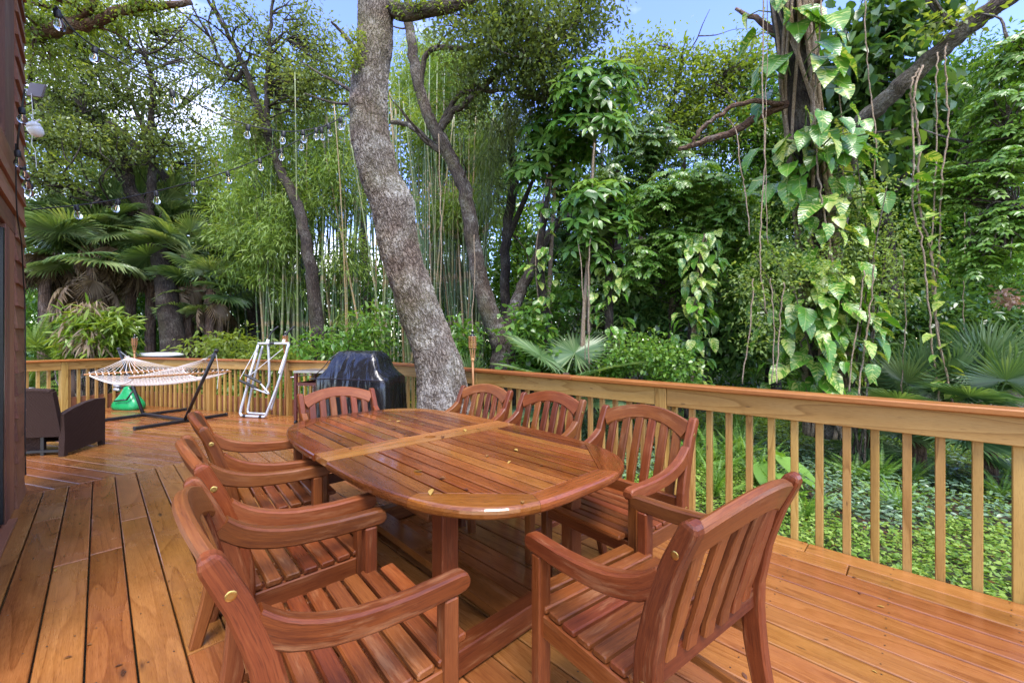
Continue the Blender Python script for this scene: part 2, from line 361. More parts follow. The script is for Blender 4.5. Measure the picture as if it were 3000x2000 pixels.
M['bark'] = bark('grey_bark', (0.022, 0.016, 0.012), (0.075, 0.058, 0.045), (0.15, 0.125, 0.10), 0.5, 0.4, 0.9)
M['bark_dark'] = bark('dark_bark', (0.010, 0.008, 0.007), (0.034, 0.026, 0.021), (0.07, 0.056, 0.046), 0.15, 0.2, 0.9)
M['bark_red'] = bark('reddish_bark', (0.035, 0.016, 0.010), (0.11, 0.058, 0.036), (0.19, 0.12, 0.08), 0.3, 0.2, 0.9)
M['palm_bark'] = bark('palm_bark', (0.03, 0.018, 0.012), (0.10, 0.06, 0.04), (0.17, 0.11, 0.075), 0.15, 0.0, 0.6)
M['vine'] = bark('vine_bark', (0.16, 0.105, 0.065), (0.36, 0.26, 0.165), (0.50, 0.40, 0.28), 0.2, 0.0, 2.0)
def culmmat():
    t = NT('bamboo_culm'); g = t.attr('gc'); s = t.new('ShaderNodeSeparateXYZ'); t.put(s.inputs[0], g); r = t.rand()
    fr = t.math('FRACT', t.math('ADD', t.math('MULTIPLY', s.outputs[0], 2.6), r)); node = t.ramp(fr, [(0.0, 1), (0.05, 1), (0.09, 0), (1, 0)])
    hue = t.math('ADD', t.math('MULTIPLY', r, 0.7), t.math('MULTIPLY', t.noise(t.map(g, (1.5, 8, 8)), 1, 3), 0.5))
    c = t.ramp(hue, [(0.2, (0.025, 0.06, 0.022)), (0.5, (0.075, 0.13, 0.04)), (0.75, (0.16, 0.19, 0.07)), (0.95, (0.30, 0.20, 0.09))])
    sh = t.ramp(t.noise(t.map(g, (1.1, 1, 1)), 2.3, 2), [(0.55, 0), (0.62, 1)])
    c = t.mix(t.math('MULTIPLY', sh, 0.55), c, (0.34, 0.22, 0.12)); c = t.mix(node, c, (0.26, 0.24, 0.18)); t.set(Base_Color=c, Roughness=0.4); return t.m
M['culm'] = culmmat()
M['l_oak'] = leafmat('oak_leaf', (0.065, 0.105, 0.03), (0.14, 0.195, 0.055), (0.26, 0.32, 0.11), 0.42, 0.5, (0.30, 0.2, 0.05))
M['l_bright'] = leafmat('yellow_green_leaf', (0.08, 0.14, 0.02), (0.17, 0.25, 0.04), (0.31, 0.38, 0.08), 0.4, 0.55)  # bright yellow-green leaf tones, varied at random by tint
M['l_bamboo'] = leafmat('bamboo_leaf', (0.085, 0.16, 0.026), (0.18, 0.29, 0.05), (0.30, 0.40, 0.10), 0.42, 0.5)
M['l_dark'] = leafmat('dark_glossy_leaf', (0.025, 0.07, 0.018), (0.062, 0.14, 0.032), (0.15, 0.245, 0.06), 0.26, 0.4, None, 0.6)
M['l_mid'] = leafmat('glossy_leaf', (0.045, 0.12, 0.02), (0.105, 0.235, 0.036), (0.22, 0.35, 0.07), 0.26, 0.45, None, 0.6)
M['l_lime'] = leafmat('lime_leaf', (0.07, 0.14, 0.012), (0.15, 0.25, 0.022), (0.30, 0.38, 0.06), 0.36, 0.4)
M['l_vine'] = leafmat('small_vine_leaf', (0.09, 0.165, 0.035), (0.19, 0.30, 0.07), (0.35, 0.45, 0.15), 0.38, 0.5, (0.46, 0.32, 0.05))
M['l_cover'] = leafmat('ground_leaf', (0.08, 0.17, 0.022), (0.18, 0.31, 0.045), (0.31, 0.44, 0.09), 0.4, 0.4)
M['l_fern'] = leafmat('fern_leaf', (0.07, 0.18, 0.025), (0.16, 0.32, 0.05), (0.28, 0.44, 0.10), 0.45, 0.45, None, 0.4, 0.4)
M['l_palm'] = leafmat('fan_palm_leaf', (0.07, 0.13, 0.04), (0.16, 0.25, 0.085), (0.30, 0.37, 0.15), 0.3, 0.45, None, 0.6, 0.7)
M['l_silver'] = leafmat('grey_palm_leaf', (0.055, 0.12, 0.04), (0.13, 0.225, 0.08), (0.25, 0.34, 0.15), 0.3, 0.4, None, 0.6, 0.4)
M['l_dead'] = leafmat('dead_palm_leaf', (0.10, 0.065, 0.042), (0.24, 0.17, 0.11), (0.38, 0.29, 0.20), 0.7, 0.35, None, 0.2, 0.7)
M['l_dry'] = leafmat('dry_leaf', (0.10, 0.035, 0.014), (0.22, 0.10, 0.03), (0.40, 0.26, 0.06), 0.5, 0.2, None, 0.4, 1.4)
M['l_flower'] = leafmat('pink_dry_flower', (0.25, 0.13, 0.10), (0.42, 0.25, 0.20), (0.5, 0.36, 0.3), 0.6, 0.3)
M['stem'] = plain('green_stem', (0.10, 0.16, 0.035), 0.45)
M['l_schef'] = leafmat('umbrella_tree_leaf', (0.04, 0.115, 0.02), (0.10, 0.225, 0.036), (0.21, 0.34, 0.07), 0.25, 0.45, None, 0.6, 0.7)
def pothosmat():
    t = NT('variegated_leaf'); g = t.attr('gc'); s = t.new('ShaderNodeSeparateXYZ'); t.put(s.inputs[0], g); r = t.rand()
    o = t.new('ShaderNodeCombineXYZ'); t.put(o.inputs[0], t.math('MULTIPLY', r, 50)); t.put(o.inputs[1], t.math('MULTIPLY', r, 23))
    ay = t.math('ABSOLUTE', s.outputs[1]); dv = t.math('SUBTRACT', s.outputs[0], t.math('MULTIPLY', ay, 0.8))
    q = t.new('ShaderNodeCombineXYZ'); t.put(q.inputs[0], t.math('MULTIPLY', dv, 11)); t.put(q.inputs[1], t.math('MULTIPLY', s.outputs[1], 2.2)); 
    p = t.vec('ADD', q.outputs[0], o.outputs[0]); n = t.noise(p, 1.0, 3, 0.6)
    am = t.math('ADD', n, t.math('MULTIPLY', t.math('SUBTRACT', t.math('FRACT', t.math('MULTIPLY', r, 7.3)), 0.5), 0.22))
    green = t.mix(t.noise(p, 3, 2), (0.045, 0.15, 0.016), (0.09, 0.245, 0.026)); green = t.mix(t.math('MULTIPLY', t.math('FRACT', t.math('MULTIPLY', r, 13.7)), 0.6), green, (0.13, 0.28, 0.025))
    c = t.mix(t.ramp(am, [(0.535, 0), (0.585, 1)]), green, (0.42, 0.48, 0.12)); rib = t.ramp(ay, [(0.0, 1), (0.012, 0.7), (0.022, 0)])
    c = t.mix(t.math('MULTIPLY', rib, 0.6), c, (0.30, 0.38, 0.10)); t.bump(t.math('SINE', t.math('MULTIPLY', dv, 48)), 0.12, 0.02)
    t.set(Base_Color=c, Roughness=0.24, Specular_IOR_Level=0.6)
    tr = t.new('ShaderNodeBsdfTranslucent'); t.put(tr.inputs[0], t.mix(1.0, c, (1.2, 1.1, 0.4), 'MULTIPLY')); mx = t.new('ShaderNodeMixShader'); mx.inputs[0].default_value = 0.3
    t.l.new(t.b.outputs[0], mx.inputs[1]); t.l.new(tr.outputs[0], mx.inputs[2]); t.l.new(mx.outputs[0], t.out.inputs[0]); return t.m
M['pothos'] = pothosmat()
def zebramat():
    t = NT('striped_ground_leaf'); uv = t.new('ShaderNodeUVMap'); s = t.new('ShaderNodeSeparateXYZ'); t.put(s.inputs[0], uv.outputs[0]); ti = t.attr('tint', 'Fac')
    a = t.math('ABSOLUTE', t.math('SUBTRACT', s.outputs[0], 0.5)); st = t.ramp(a, [(0.08, 0), (0.14, 1), (0.30, 1), (0.38, 0)])
    g = t.ramp(ti, [(0, (0.02, 0.06, 0.018)), (0.6, (0.05, 0.125, 0.035)), (1, (0.13, 0.23, 0.06))]); c = t.mix(t.math('MULTIPLY', st, 0.6), g, (0.25, 0.34, 0.23)); t.set(Base_Color=c, Roughness=0.35); return t.m
M['zebra'] = zebramat()
def groundmat():
    t = NT('forest_floor'); p = t.new('ShaderNodeTexCoord').outputs['Object']; n = t.noise(p, 1.3, 5, 0.6); m = t.noise(p, 22, 4, 0.7)
    c = t.mix(m, (0.02, 0.013, 0.009), (0.085, 0.055, 0.038)); c = t.mix(t.ramp(n, [(0.42, 0), (0.6, 1)]), c, (0.035, 0.06, 0.014))
    t.bump(m, 0.8, 0.06); t.set(Base_Color=c, Roughness=0.9); return t.m
M['ground'] = groundmat()
def pathmat():
    t = NT('pale_gravel'); p = t.new('ShaderNodeTexCoord').outputs['Object']; m = t.voro(p, 30); n = t.noise(p, 4, 4)
    c = t.mix(m, (0.22, 0.19, 0.15), (0.44, 0.40, 0.34)); c = t.mix(t.ramp(n, [(0.45, 0), (0.6, 1)]), c, (0.12, 0.13, 0.05)); t.bump(m, 0.6, 0.02); t.set(Base_Color=c, Roughness=0.85); return t.m
M['path'] = pathmat()

# ------------------------------------------------------------------ layout on the ground (metres, camera above the origin)
UR = np.array([-0.710, 0.704]); NR = np.array([0.704, 0.710]); DR = 3.097     # right-hand railing: direction, outward normal, offset
C1 = np.array([-7.42, 8.06])                                                    # far left railing corner
B2 = np.array([math.cos(R(-18)), math.sin(R(-18))]); N2 = np.array([-B2[1], B2[0]])
B1 = np.array([math.sin(R(197)), math.cos(R(197))])                             # left section runs towards the viewer
sC = (DR - NR @ C1) / (NR @ B2); C2 = C1 + B2 * sC                              # corner by the oak
MT = np.array([math.sin(R(31.4)), math.cos(R(31.4))]); MP = np.array([-3.68, 3.76]); MN = np.array([MT[1], -MT[0]])  # mitre line of the boards
WALL_D = -0.447
ground = MB().add([(-150, -60, 0), (150, -60, 0), (150, 300, 0), (-150, 300, 0)], [(0, 1, 2, 3)]).obj('ground', M['ground'], loc=(0, 0, -0.5)); tag(ground, kind='structure')

# ---- deck, board by board
deck = tag(empty('deck', (0, 0, 0)), 'wet orange-brown plank deck with mitred board ends', None, None, 'structure')
big = [(-14, -6), (8, -6), (8, 14), (-14, 14)]
zoneA = clip(clip(clip(clip(big, NR, DR - 0.004), -NR, -WALL_D + 0.05), -MN, -(MN @ MP)), (0, -1), 0.9)
zoneB = clip(clip(clip(clip(big, MN, MN @ MP), N2, N2 @ C1 - 0.004), (-math.cos(R(17)) , math.sin(R(17))), -math.cos(R(17)) * C1[0] + math.sin(R(17)) * C1[1] - 0.004), (0, -1), -2.2)
zoneB = clip(zoneB, NR, DR - 0.004)
def boards(zone, d, nv, pitch, gap, mat, seed, lo=None):
    rs = random.Random(seed); ks = [nv[0] * p[0] + nv[1] * p[1] for p in zone]; a = max(ks)
    tl = [d[0] * p[0] + d[1] * p[1] for p in zone]
    while a > min(ks):
        b = a - pitch + gap
        st = clip(clip(zone, nv, a), (-nv[0], -nv[1]), -b)
        if len(st) >= 3:
            ts = [d[0] * p[0] + d[1] * p[1] for p in st]; t0, t1 = min(ts), max(ts); cuts = [t0]; t = t0 + rs.uniform(1.2, 3.6)
            while t < t1 - 0.7: cuts.append(t); t += rs.uniform(2.4, 3.7)
            cuts.append(t1)
            for c0, c1 in zip(cuts, cuts[1:]):
                pc = clip(clip(st, d, c1 - (0.002 if c1 < t1 else 0)), (-d[0], -d[1]), -(c0 + (0.002 if c0 > t0 else 0)))
                plank('plank', pc, 0, 0.036, d, mat, deck, 0.005, dz=rs.uniform(-0.0015, 0.0015))
        a -= pitch
boards(zoneA, UR, NR, 0.1425, 0.006, M['deck'], 3)
zoneB2 = inset(clean(zoneB), 0.0) if False else zoneB
boards(zoneB2, B2, N2, 0.1425, 0.006, M['deck'], 4)
scw = MB(); sct = [(0.0035 * math.cos(a), 0.0035 * math.sin(a)) for a in np.linspace(0, 2 * math.pi, 7)[:-1]]
ka = DR - 0.004
for bi in range(26):
    for tj in range(-6, 16):
        for off in (0.030, 0.108):
            q = NR * (ka - bi * 0.1425 - off) + UR * (tj * 0.406 + 0.1 + random.uniform(-.006, .006))
            if q[1] < 0.9 or q[1] > 5 or MN @ q < MN @ MP + .05 or NR @ q < WALL_D + .08: continue
            scw.add([(q[0] + a, q[1] + b, 0.0016) for a, b in sct], [tuple(range(6))])
tag(scw.obj('screw_heads', M['dark_metal'], deck), kind='stuff')
rim = MB(); 
def v3(p, z): return (p[0], p[1], z)
e0 = NR * (DR - 0.03) - UR * 0.2; e1 = C2 - NR * 0.03
rim.bar(v3(e0 - UR * 1.5, -0.17), v3(e1, -0.17), 0.04, 0.24); rim.bar(v3(C2 - N2 * 0.03, -0.17), v3(C1 - N2 * 0.03, -0.17), 0.04, 0.24)
rim.obj('rim_joist', M['red'], deck)

# ---- railings
def railing(P0, P1, out, label, posts, kick, first=0.07, cap_ext=(0, 0)):
    """P0->P1 along the deck edge; out = outward normal"""
    P0 = np.asarray(P0); P1 = np.asarray(P1); L = np.linalg.norm(P1 - P0); d = (P1 - P0) / L; out = np.asarray(out)
    mid = P0; rz = math.atan2(d[1], d[0]); root = thing('railing', label, 'railing', (mid[0], mid[1], 0), rz, 'deck railings')
    sgn = 1 if (d[0] * out[1] - d[1] * out[0]) > 0 else -1      # local +y is left of d
    o = lambda v: v * sgn
    bal = MB().box((0, 0, 0), (1.10, 0.038, 0.038), None, 0.003).mesh('baluster', M['pine'])
    rot = (0, R(90), 0)
    ps = sorted(posts)
    t = first
    while t < L - 0.03:
        if all(abs(t - p) > 0.075 for p in ps): link('baluster', bal, root, (t + random.uniform(-.003, .003), o(0.024), 0.35), (0, R(90), random.choice((0, R(90), R(180), R(270)))))
        t += 0.1285
    pm = MB().box((0, 0, 0), (1.14, 0.089, 0.089), None, 0.004).mesh('post', M['pine'])
    for p in ps: link('post', pm, root, (p, o(0.001), 0.318), rot)
    ends = [0.0] + ps + [L]
    for a, b in zip(ends, ends[1:]):
        a2 = a + (0.047 if a in ps else 0); b2 = b - (0.047 if b in ps else 0)
        if b2 - a2 > 0.1: MB().box((0, 0, 0), (b2 - a2, 0.038, 0.140), None, 0.004).obj('rail_board', M['pine'], root, loc=((a2 + b2) / 2, o(-0.016), 0.820))
    cuts = [-cap_ext[0]] + ([L * 0.47] if L > 4 else []) + [L + cap_ext[1]]
    for a, b in zip(cuts, cuts[1:]):
        MB().box((0, 0, 0), (b - a - 0.004, 0.140, 0.036), None, 0.007).obj('cap_rail', M['cap'], root, loc=((a + b) / 2, o(-0.004), 0.9085))
    if kick: MB().box((0, 0, 0), (L - 0.02, 0.03, 0.27), None, 0.003).obj('kick_board', M['red'], root, loc=(L / 2, o(0.064), 0.125))
    return root
P3a = NR * DR - UR * 0.9; L3 = np.linalg.norm(C2 - P3a)
def t_on3(px):  # distance along the right rail where the ray through sheet column px crosses it
    k = (px - 1176) / F2; Y = DR / (k * NR[0] + NR[1]); return float((np.array([k * Y, Y]) - P3a) @ UR)
railing(P3a, C2 - UR * 0.0, NR, 'long right-hand pine railing with pale balusters beside the leafy ground cover', [t_on3(1522), t_on3(1096), t_on3(3150)], False, first=0.045)
L2 = float(sC)
def t_on2(px):
    k = (px - 1176) / F2; Y = (N2 @ C1) / (k * N2[0] + N2[1]); return float((np.array([k * Y, Y]) - C1) @ B2)
railing(C1, C2 - B2 * 0.05, N2, 'rear pine railing behind the hammock and grill, red kick board below', [0.05, t_on2(482), t_on2(662)], True, cap_ext=(0.0, -0.06))
N1 = np.array([-math.cos(R(17)), math.sin(R(17))])
railing(C1 - N1 * 0.0, C1 + B1 * 4.2, N1, 'left pine railing behind the brown wicker chair', [1.05, 2.9], True, cap_ext=(-0.075, 0))

# ---- house corner: plane along UR at WALL_D
def wp(s, off=0.0): p = NR * (WALL_D + off) + UR * s; return p
def s_of(px):
    k = (px - 1176) / F2; Y = WALL_D / (k * NR[0] + NR[1]); return float(np.array([k * Y, Y]) @ UR)
rzw = math.atan2(UR[1], UR[0]); w0 = wp(0)
house = thing('house', 'brown wood-sided house corner with a dark glass door', 'house', (w0[0], w0[1], 0), rzw)
sE = s_of(51); sT = s_of(30); sG = s_of(8)
z = 0.0; sl = (-NR[0] * UR[1] + NR[1] * UR[0]); so = 1 if (UR[0] * NR[1] - UR[1] * NR[0]) > 0 else -1
wl0, wl1 = 2.2, sE - 0.035
MB().box(((wl0 + sE) / 2 - .01, -so * 0.16, 2.1), (sE - wl0 - .02, 0.22, 4.7)).obj('wall', M['siding'], house)
sJ = s_of(8)
while z < 4.3:
    a = wl0 if 2.16 < z + .1 < 2.5 else sT + 0.004
    prof = [(-0.05, 0), (0.026, 0.0), (0.003, 0.205), (-0.05, 0.205)]; b = wl1 - .002; L = b - a; m_ = (a + b) / 2
    V = [(x - m_, so * p, zz) for x in (a, b) for p, zz in prof]; f = [(0, 1, 2, 3), (7, 6, 5, 4)] + [(i, (i + 1) % 4, 4 + (i + 1) % 4, 4 + i) for i in range(4)]
    MB().add(np.array(V), f).obj('siding_board', M['siding'], house, loc=(m_, 0, z)); z += 0.168
MB().box((0, 0, 0), (4.4, 0.09, 0.06), None, 0.004).obj('corner_trim', M['trim'], house, loc=(sE + 0.0, -so * 0.035, 2.15), rot=(0, R(90), 0))
MB().box((0, 0, 0), (2.10, 0.24, 0.05), None, 0.004).obj('door_jamb', M['siding'], house, loc=(sT - 0.124, -so * 0.018, 1.05), rot=(0, R(90), R(90)))
MB().box((0, 0, 0), (2.10, 0.17, 0.05), None, 0.004).obj('door_jamb', M['trim'], house, loc=(sT - 0.332, -so * 0.016, 1.05), rot=(0, R(90), R(90)))
MB().box((0, 0, 0), (2.2, 0.05, 0.13), None, 0.004).obj('door_head', M['siding'], house, loc=(sT - 1.10, -so * 0.014, 2.10))
dr = MB().box((0, 0, 0), (1.7, 0.02, 2.0)).obj('door', M['glass_dark'], house, loc=(sT - 1.28, -so * 0.03, 1.02))
MB().box((0, 0, 0), (1.95, 0.05, 0.04), None, 0.003).obj('stile', M['dark_metal'], dr, loc=(0.81, so * 0.012, 0), rot=(0, R(90), 0))
MB().box((0, 0, 0), (1.9, 0.06, 0.02), None, 0.003).obj('door_sill', M['siding'], house, loc=(sT - 1.25, so * 0.02, 0.012))
uw = MB().box((0, 0, 0), (1.4, 0.02, 1.6)).obj('window', M['glass_dark'], house, loc=(sT - 1.05, -so * 0.03, 3.5))
MB().box((0, 0, 0), (1.80, 0.42, 0.05), None, 0.004).obj('frame', M['trim'], uw, loc=(0.82, so * 0.012, 0.0), rot=(0, R(90), R(90)))
MB().box((0, 0, 0), (1.6, 0.06, 0.16), None, 0.004).obj('sill', M['siding'], uw, loc=(0.2, so * 0.014, -0.985))
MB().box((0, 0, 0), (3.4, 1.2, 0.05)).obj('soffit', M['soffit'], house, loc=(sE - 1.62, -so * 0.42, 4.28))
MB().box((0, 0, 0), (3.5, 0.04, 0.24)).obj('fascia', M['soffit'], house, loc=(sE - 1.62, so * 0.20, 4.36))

# ------------------------------------------------------------------ table
TA = R(-43.5); UT = np.array([math.sin(TA), math.cos(TA)]); WT = np.array([UT[1], -UT[0]])
TC = np.array([-0.452, 2.26]); TZ = 0.72
table = thing('dining_table', 'large oval slatted teak table with a pale centre strip, wet on top', 'table', (TC[0], TC[1], 0), math.atan2(UT[1], UT[0]))
# local x along the long axis (away), local y to its left = -WT
def table_top():
    hl, hw, n_ = 1.05, 0.577, 3.4
    def outer(th): c, s = math.cos(th), math.sin(th); k = (abs(c / hl) ** n_ + abs(s / hw) ** n_) ** (-1 / n_); return (k * c, k * s)
    oc = [(0.69, 0.485), (0.968, 0.20), (0.968, -0.20), (0.69, -0.485)]
    for sg in (1, -1):
        half = [(0.085, -0.485), oc[3], oc[2], oc[1], oc[0], (0.085, 0.485)]
        half = [(sg * a, sg * b) for a, b in half]
        N = 14; pw = 0.97 / N
        for i in range(N):
            y0 = -0.485 + i * pw; st = clip(clip(half, (0, 1), y0 + pw - 0.0036), (0, -1), -(y0 + 0.0036)); st = clip(st, (-sg, 0), -0.0875)
            st = inset(clean(st), 0.0008) if len(st) > 2 else st
            plank('slat', st, TZ, 0.024, (1, 0), M['teak_top'], table, 0.0022, dz=random.uniform(-0.0004, 0.0004))
        ths = [math.atan2(0.585, 0.085)] + [math.atan2(b, a) for a, b in ((0.73, 0.55), (1.05, 0.235))]
        ths = ths + [-t for t in ths[::-1]]; inn = [(0.085, 0.485), (0.69, 0.485), (0.968, 0.20), (0.968, -0.20), (0.69, -0.485), (0.085, -0.485)]
        for k in range(5):
            a0, a1 = ths[k], ths[k + 1]; m = 12; arc = [outer(a1 + (a0 - a1) * j / m) for j in range(m + 1)]
            if k == 0: arc[-1] = (0.085, arc[-1][1])
            if k == 4: arc[0] = (0.085, arc[0][1])
            poly = arc + [inn[k], inn[k + 1]]; poly = [(sg * a, sg * b) for a, b in poly]
            if area(poly) < 0: poly = poly[::-1]
            ins = lambda d: [d] * m + [0.0006] * 3
            cx = sum(p[0] for p in poly) / len(poly); cy = sum(p[1] for p in poly) / len(poly)
            g0 = inn[k]; g1 = inn[k + 1]; al = math.atan2(sg * (g1[1] - g0[1]), sg * (g1[0] - g0[0])); ca, sa = math.cos(al), math.sin(al)
            loc = [((x - cx) * ca + (y - cy) * sa, -(x - cx) * sa + (y - cy) * ca) for x, y in poly]
            V, f = prism(loc, -0.036, 0, [(ins(-0.004), 0.030), (ins(-0.006), 0.018), (ins(-0.004), 0.008), (ins(0.001), 0.003), (ins(0.009), 0)])
            MB().add(V, f).obj('frame_board', M['teak_top'], table, loc=(cx, cy, TZ), rot=(0, 0, al))
    for sg in (1, -1):   # pale strip: two boards with half of the umbrella hole each
        r_ = 0.031; x0 = 0.0012; pts = [(x0, -0.577), (0.083, -0.575), (0.083, 0.575), (x0, 0.577)]
        hole = [(r_ * math.cos(a), r_ * math.sin(a)) for a in np.linspace(math.pi / 2, -math.pi / 2, 13)]
        pieces = [[(x0, -0.577), (0.083, -0.575), (0.083, -r_), (x0, -r_)], [(x0, r_), (0.083, r_), (0.083, 0.575), (x0, 0.577)]]
        mb = MB()
        ring = [(max(x0, a), b) for a, b in hole]
        def q(p): return [(sg * a, sg * b) for a, b in p]
        top = []; V = []; f = []
        # one concave plate with a half-round notch
        outl = [(x0, r_), (x0, 0.577), (0.083, 0.575), (0.083, -0.575), (x0, -0.577), (x0, -r_)] + [p for p in ring[::-1]][1:-1]
        outl = q(outl); n = len(outl)
        if area(outl) < 0: outl = outl[::-1]
        V = [(y, -x, 0.0) for x, y in outl] + [(y, -x, -0.03) for x, y in outl]; f = [tuple(range(n)), tuple(range(2 * n - 1, n - 1, -1))] + [(i, n + i, n + (i + 1) % n, (i + 1) % n) for i in range(n)]
        MB().add(V, f).obj('centre_board', M['teak_pale'], table, loc=(0, 0, TZ + 0.0005), rot=(0, 0, R(90)))
table_top()
def tb(name, a, b, w, h, mat=None): 
    a = Vector(a); b = Vector(b); d = b - a; x = d.normalized(); up = Vector((0, 0, 1)) if abs(x.z) < 0.9 else Vector((0, 1, 0)); y = up.cross(x).normalized()
    return MB().box((0, 0, 0), (d.length, w, h), None, 0.005).obj(name, mat or M['teak'], table, loc=(a + b) / 2, rot=Matrix((x, y, x.cross(y))).transposed())
for sx in (-1, 1):
    for sy in (-1, 1):
        tb('leg', (sx * .69, sy * .37, 0.10), (sx * .69, sy * .37, 0.655), .072, .072)
    tb('foot', (sx * .69, -.52, 0.060), (sx * .69, .52, 0.060), .075, .10)
    tb('top_rail', (sx * .69, -.46, 0.664), (sx * .69, .46, 0.664), .10, .035)
    for sy in (-1, 1): tb('brace', (sx * .60, sy * .372, .60), (sx * .04, sy * .372, .60), .030, .085)
def holed_beam():
    Lb, w, th, r_ = 1.29, 0.13, 0.04, 0.03; pts = []; V = []; f = []; n = 16
    ci = [(r_ * math.cos(2 * math.pi * i / n), r_ * math.sin(2 * math.pi * i / n)) for i in range(n)]
    ou = []
    for i in range(n):
        a = 2 * math.pi * i / n; c, s = math.cos(a), math.sin(a); k = 0.065 / max(abs(c), abs(s)); ou.append((c * k, s * k))
    for zz in (th / 2, -th / 2): V += [(x, y, zz) for x, y in ci] + [(x, y, zz) for x, y in ou]
    for i in range(n):
        j = (i + 1) % n; f += [(i, n + i, n + j, j), (2 * n + i, 2 * n + j, 3 * n + j, 3 * n + i), (i, j, 2 * n + j, 2 * n + i)]
    mb = MB().add(V, f)
    for sg in (-1, 1): mb.box((sg * (0.065 + (Lb / 2 - 0.065) / 2), 0, 0), (Lb / 2 - 0.065, w, th))
    for sg in (-1, 1): mb.box((0, sg * 0.0645, 0), (0.13, 0.001, th))
    return mb
holed_beam().obj('stretcher', M['teak'], table, loc=(0, 0, 0.072))
for sy in (-1, 1): tb('stretcher_rail', (-0.64, sy * 0.05, 0.648), (0.64, sy * 0.05, 0.648), 0.04, 0.06)

# ------------------------------------------------------------------ teak armchairs (local: y forward, origin under the tops of the posts)
def post_y(z):
    return float(np.interp(z, [0, 0.15, 0.30, 0.42, 0.52, 0.65, 0.76, 0.868, 0.9], [0.035, 0.075, 0.105, 0.118, 0.115, 0.088, 0.050, 0.0, -0.018]))
def make_chair():
    root = empty('armchair'); T = M['teak']
    def sw(name, path, side, w, h, ch=0.006): V, f, g = sweep(path, side, w, h, ch); return MB().add(V, f, g).obj(name, T, root)
    bolt = MB().add(*lathe([(0.0005, 0), (0.0045, 0.0), (0.009, 0.0005), (0.011, -0.001), (0.011, -0.004)][::-1], 12)).mesh('bolt', M['brass'], True)
    for sx in (-1, 1):
        zs = list(np.linspace(0, 0.845, 22)) + [0.855, 0.863, 0.868]; pth = [(sx * 0.265, post_y(z), z) for z in zs]
        hs = [float(np.interp(z, [0, 0.40, 0.55, 0.70, 0.845], [0.042, 0.064, 0.060, 0.050, 0.044])) for z in zs]; hs[-3:] = [0.040, 0.030, 0.014]; ws = [0.040] * 22 + [0.040, 0.038, 0.034]
        p = sw('post', pth, (1, 0, 0), ws, hs)
        link('bolt', bolt, p, (sx * 0.2852, post_y(0.79), 0.79), (0, sx * R(90), 0)); link('bolt', bolt, p, (sx * 0.2852, post_y(0.455), 0.455), (0, sx * R(90), 0))
        MB().box((0, 0, 0), (0.592, 0.042, 0.048), None, 0.005).obj('front_leg', T, root, loc=(sx * 0.262, 0.505, 0.296), rot=(0, R(90), 0))
        ys = [0.070, 0.09, 0.115, 0.145, 0.18, 0.22, 0.27, 0.33, 0.40, 0.47, 0.53, 0.548, 0.556, 0.560]
        tz = np.interp(ys, [0.07, 0.09, 0.115, 0.145, 0.18, 0.22, 0.27, 0.33, 0.40, 0.56], [0.757, 0.738, 0.717, 0.698, 0.682, 0.669, 0.658, 0.651, 0.646, 0.644]); hh = np.interp(ys, [0.07, 0.12, 0.18, 0.3, 0.56], [0.076, 0.070, 0.062, 0.055, 0.053])
        cz = tz - hh / 2; hh = list(hh * np.cos(np.arctan(np.gradient(cz, ys)))); hh[-3:] = [0.048, 0.038, 0.022]
        sw('arm', [(sx * (0.262 + 0.006 * math.sin((y - .08) * 6.5)), y, z_) for y, z_ in zip(ys, cz)], (1, 0, 0), 0.043, hh, 0.006)
        MB().box((0, 0, 0), (0.37, 0.026, 0.070), None, 0.004).obj('side_rail', T, root, loc=(sx * 0.258, 0.315, 0.378), rot=(0, 0, R(90)))
        link('bolt', bolt, root, (sx * 0.2832, 0.505, 0.378), (0, sx * R(90), 0))
        MB().box((0, 0, 0), (0.41, 0.022, 0.034), None, 0.004).obj('stretcher', T, root, loc=(sx * 0.262, 0.285, 0.155), rot=(0, 0, R(90)))
    sl = MB().box((0, 0, 0), (0.535, 0.048, 0.021), None, 0.0045).mesh('seat_slat', T)
    for i in range(8):
        y = 0.148 + i * 0.0585; zz = 0.424 + 0.010 * math.cos((i - 3.0) / 3.5 * 1.2) * -1 + 0.010 + (0.004 if i == 7 else 0)
        o = link('seat_slat', sl, root, (0, y, zz), (R(-3 + i * 0.9), 0, 0))
        if i == 7: o.scale = (0.88, 1, 1)
    MB().box((0, 0, 0), (0.49, 0.026, 0.060), None, 0.004).obj('front_rail', T, root, loc=(0, 0.508, 0.378))
    MB().box((0, 0, 0), (0.49, 0.030, 0.062), None, 0.004).obj('back_rail', T, root, loc=(0, post_y(0.47) + 0.002, 0.47), rot=(R(-3), 0, 0))
    xs = np.linspace(-0.246, 0.246, 21); top = 0.898 - 0.052 * (xs / 0.246) ** 2 ; bot = 0.820 - 0.066 * (xs / 0.246) ** 2
    yy = lambda x, z: post_y(z) - 0.020 * (1 - (x / 0.246) ** 2)
    sw('crest_rail', [(x, yy(x, (a + b) / 2), (a + b) / 2) for x, a, b in zip(xs, top, bot)], (0, 1, 0.38), 0.030, [a - b for a, b in zip(top, bot)], 0.007)
    for i in range(6):
        x = -0.1925 + i * 0.077; zt = 0.835 - 0.066 * (x / 0.246) ** 2; zz = np.linspace(0.485, zt, 9)
        sw('back_slat', [(x, yy(x, z) + 0.002 - 0.012 * math.sin((z - .485) / (zt - .485) * math.pi), z) for z in zz], (1, 0, 0), 0.046, 0.018, 0.004)
    return root
chair0 = make_chair(); index_kids(chair0)
CG = 'teak armchairs round the table'
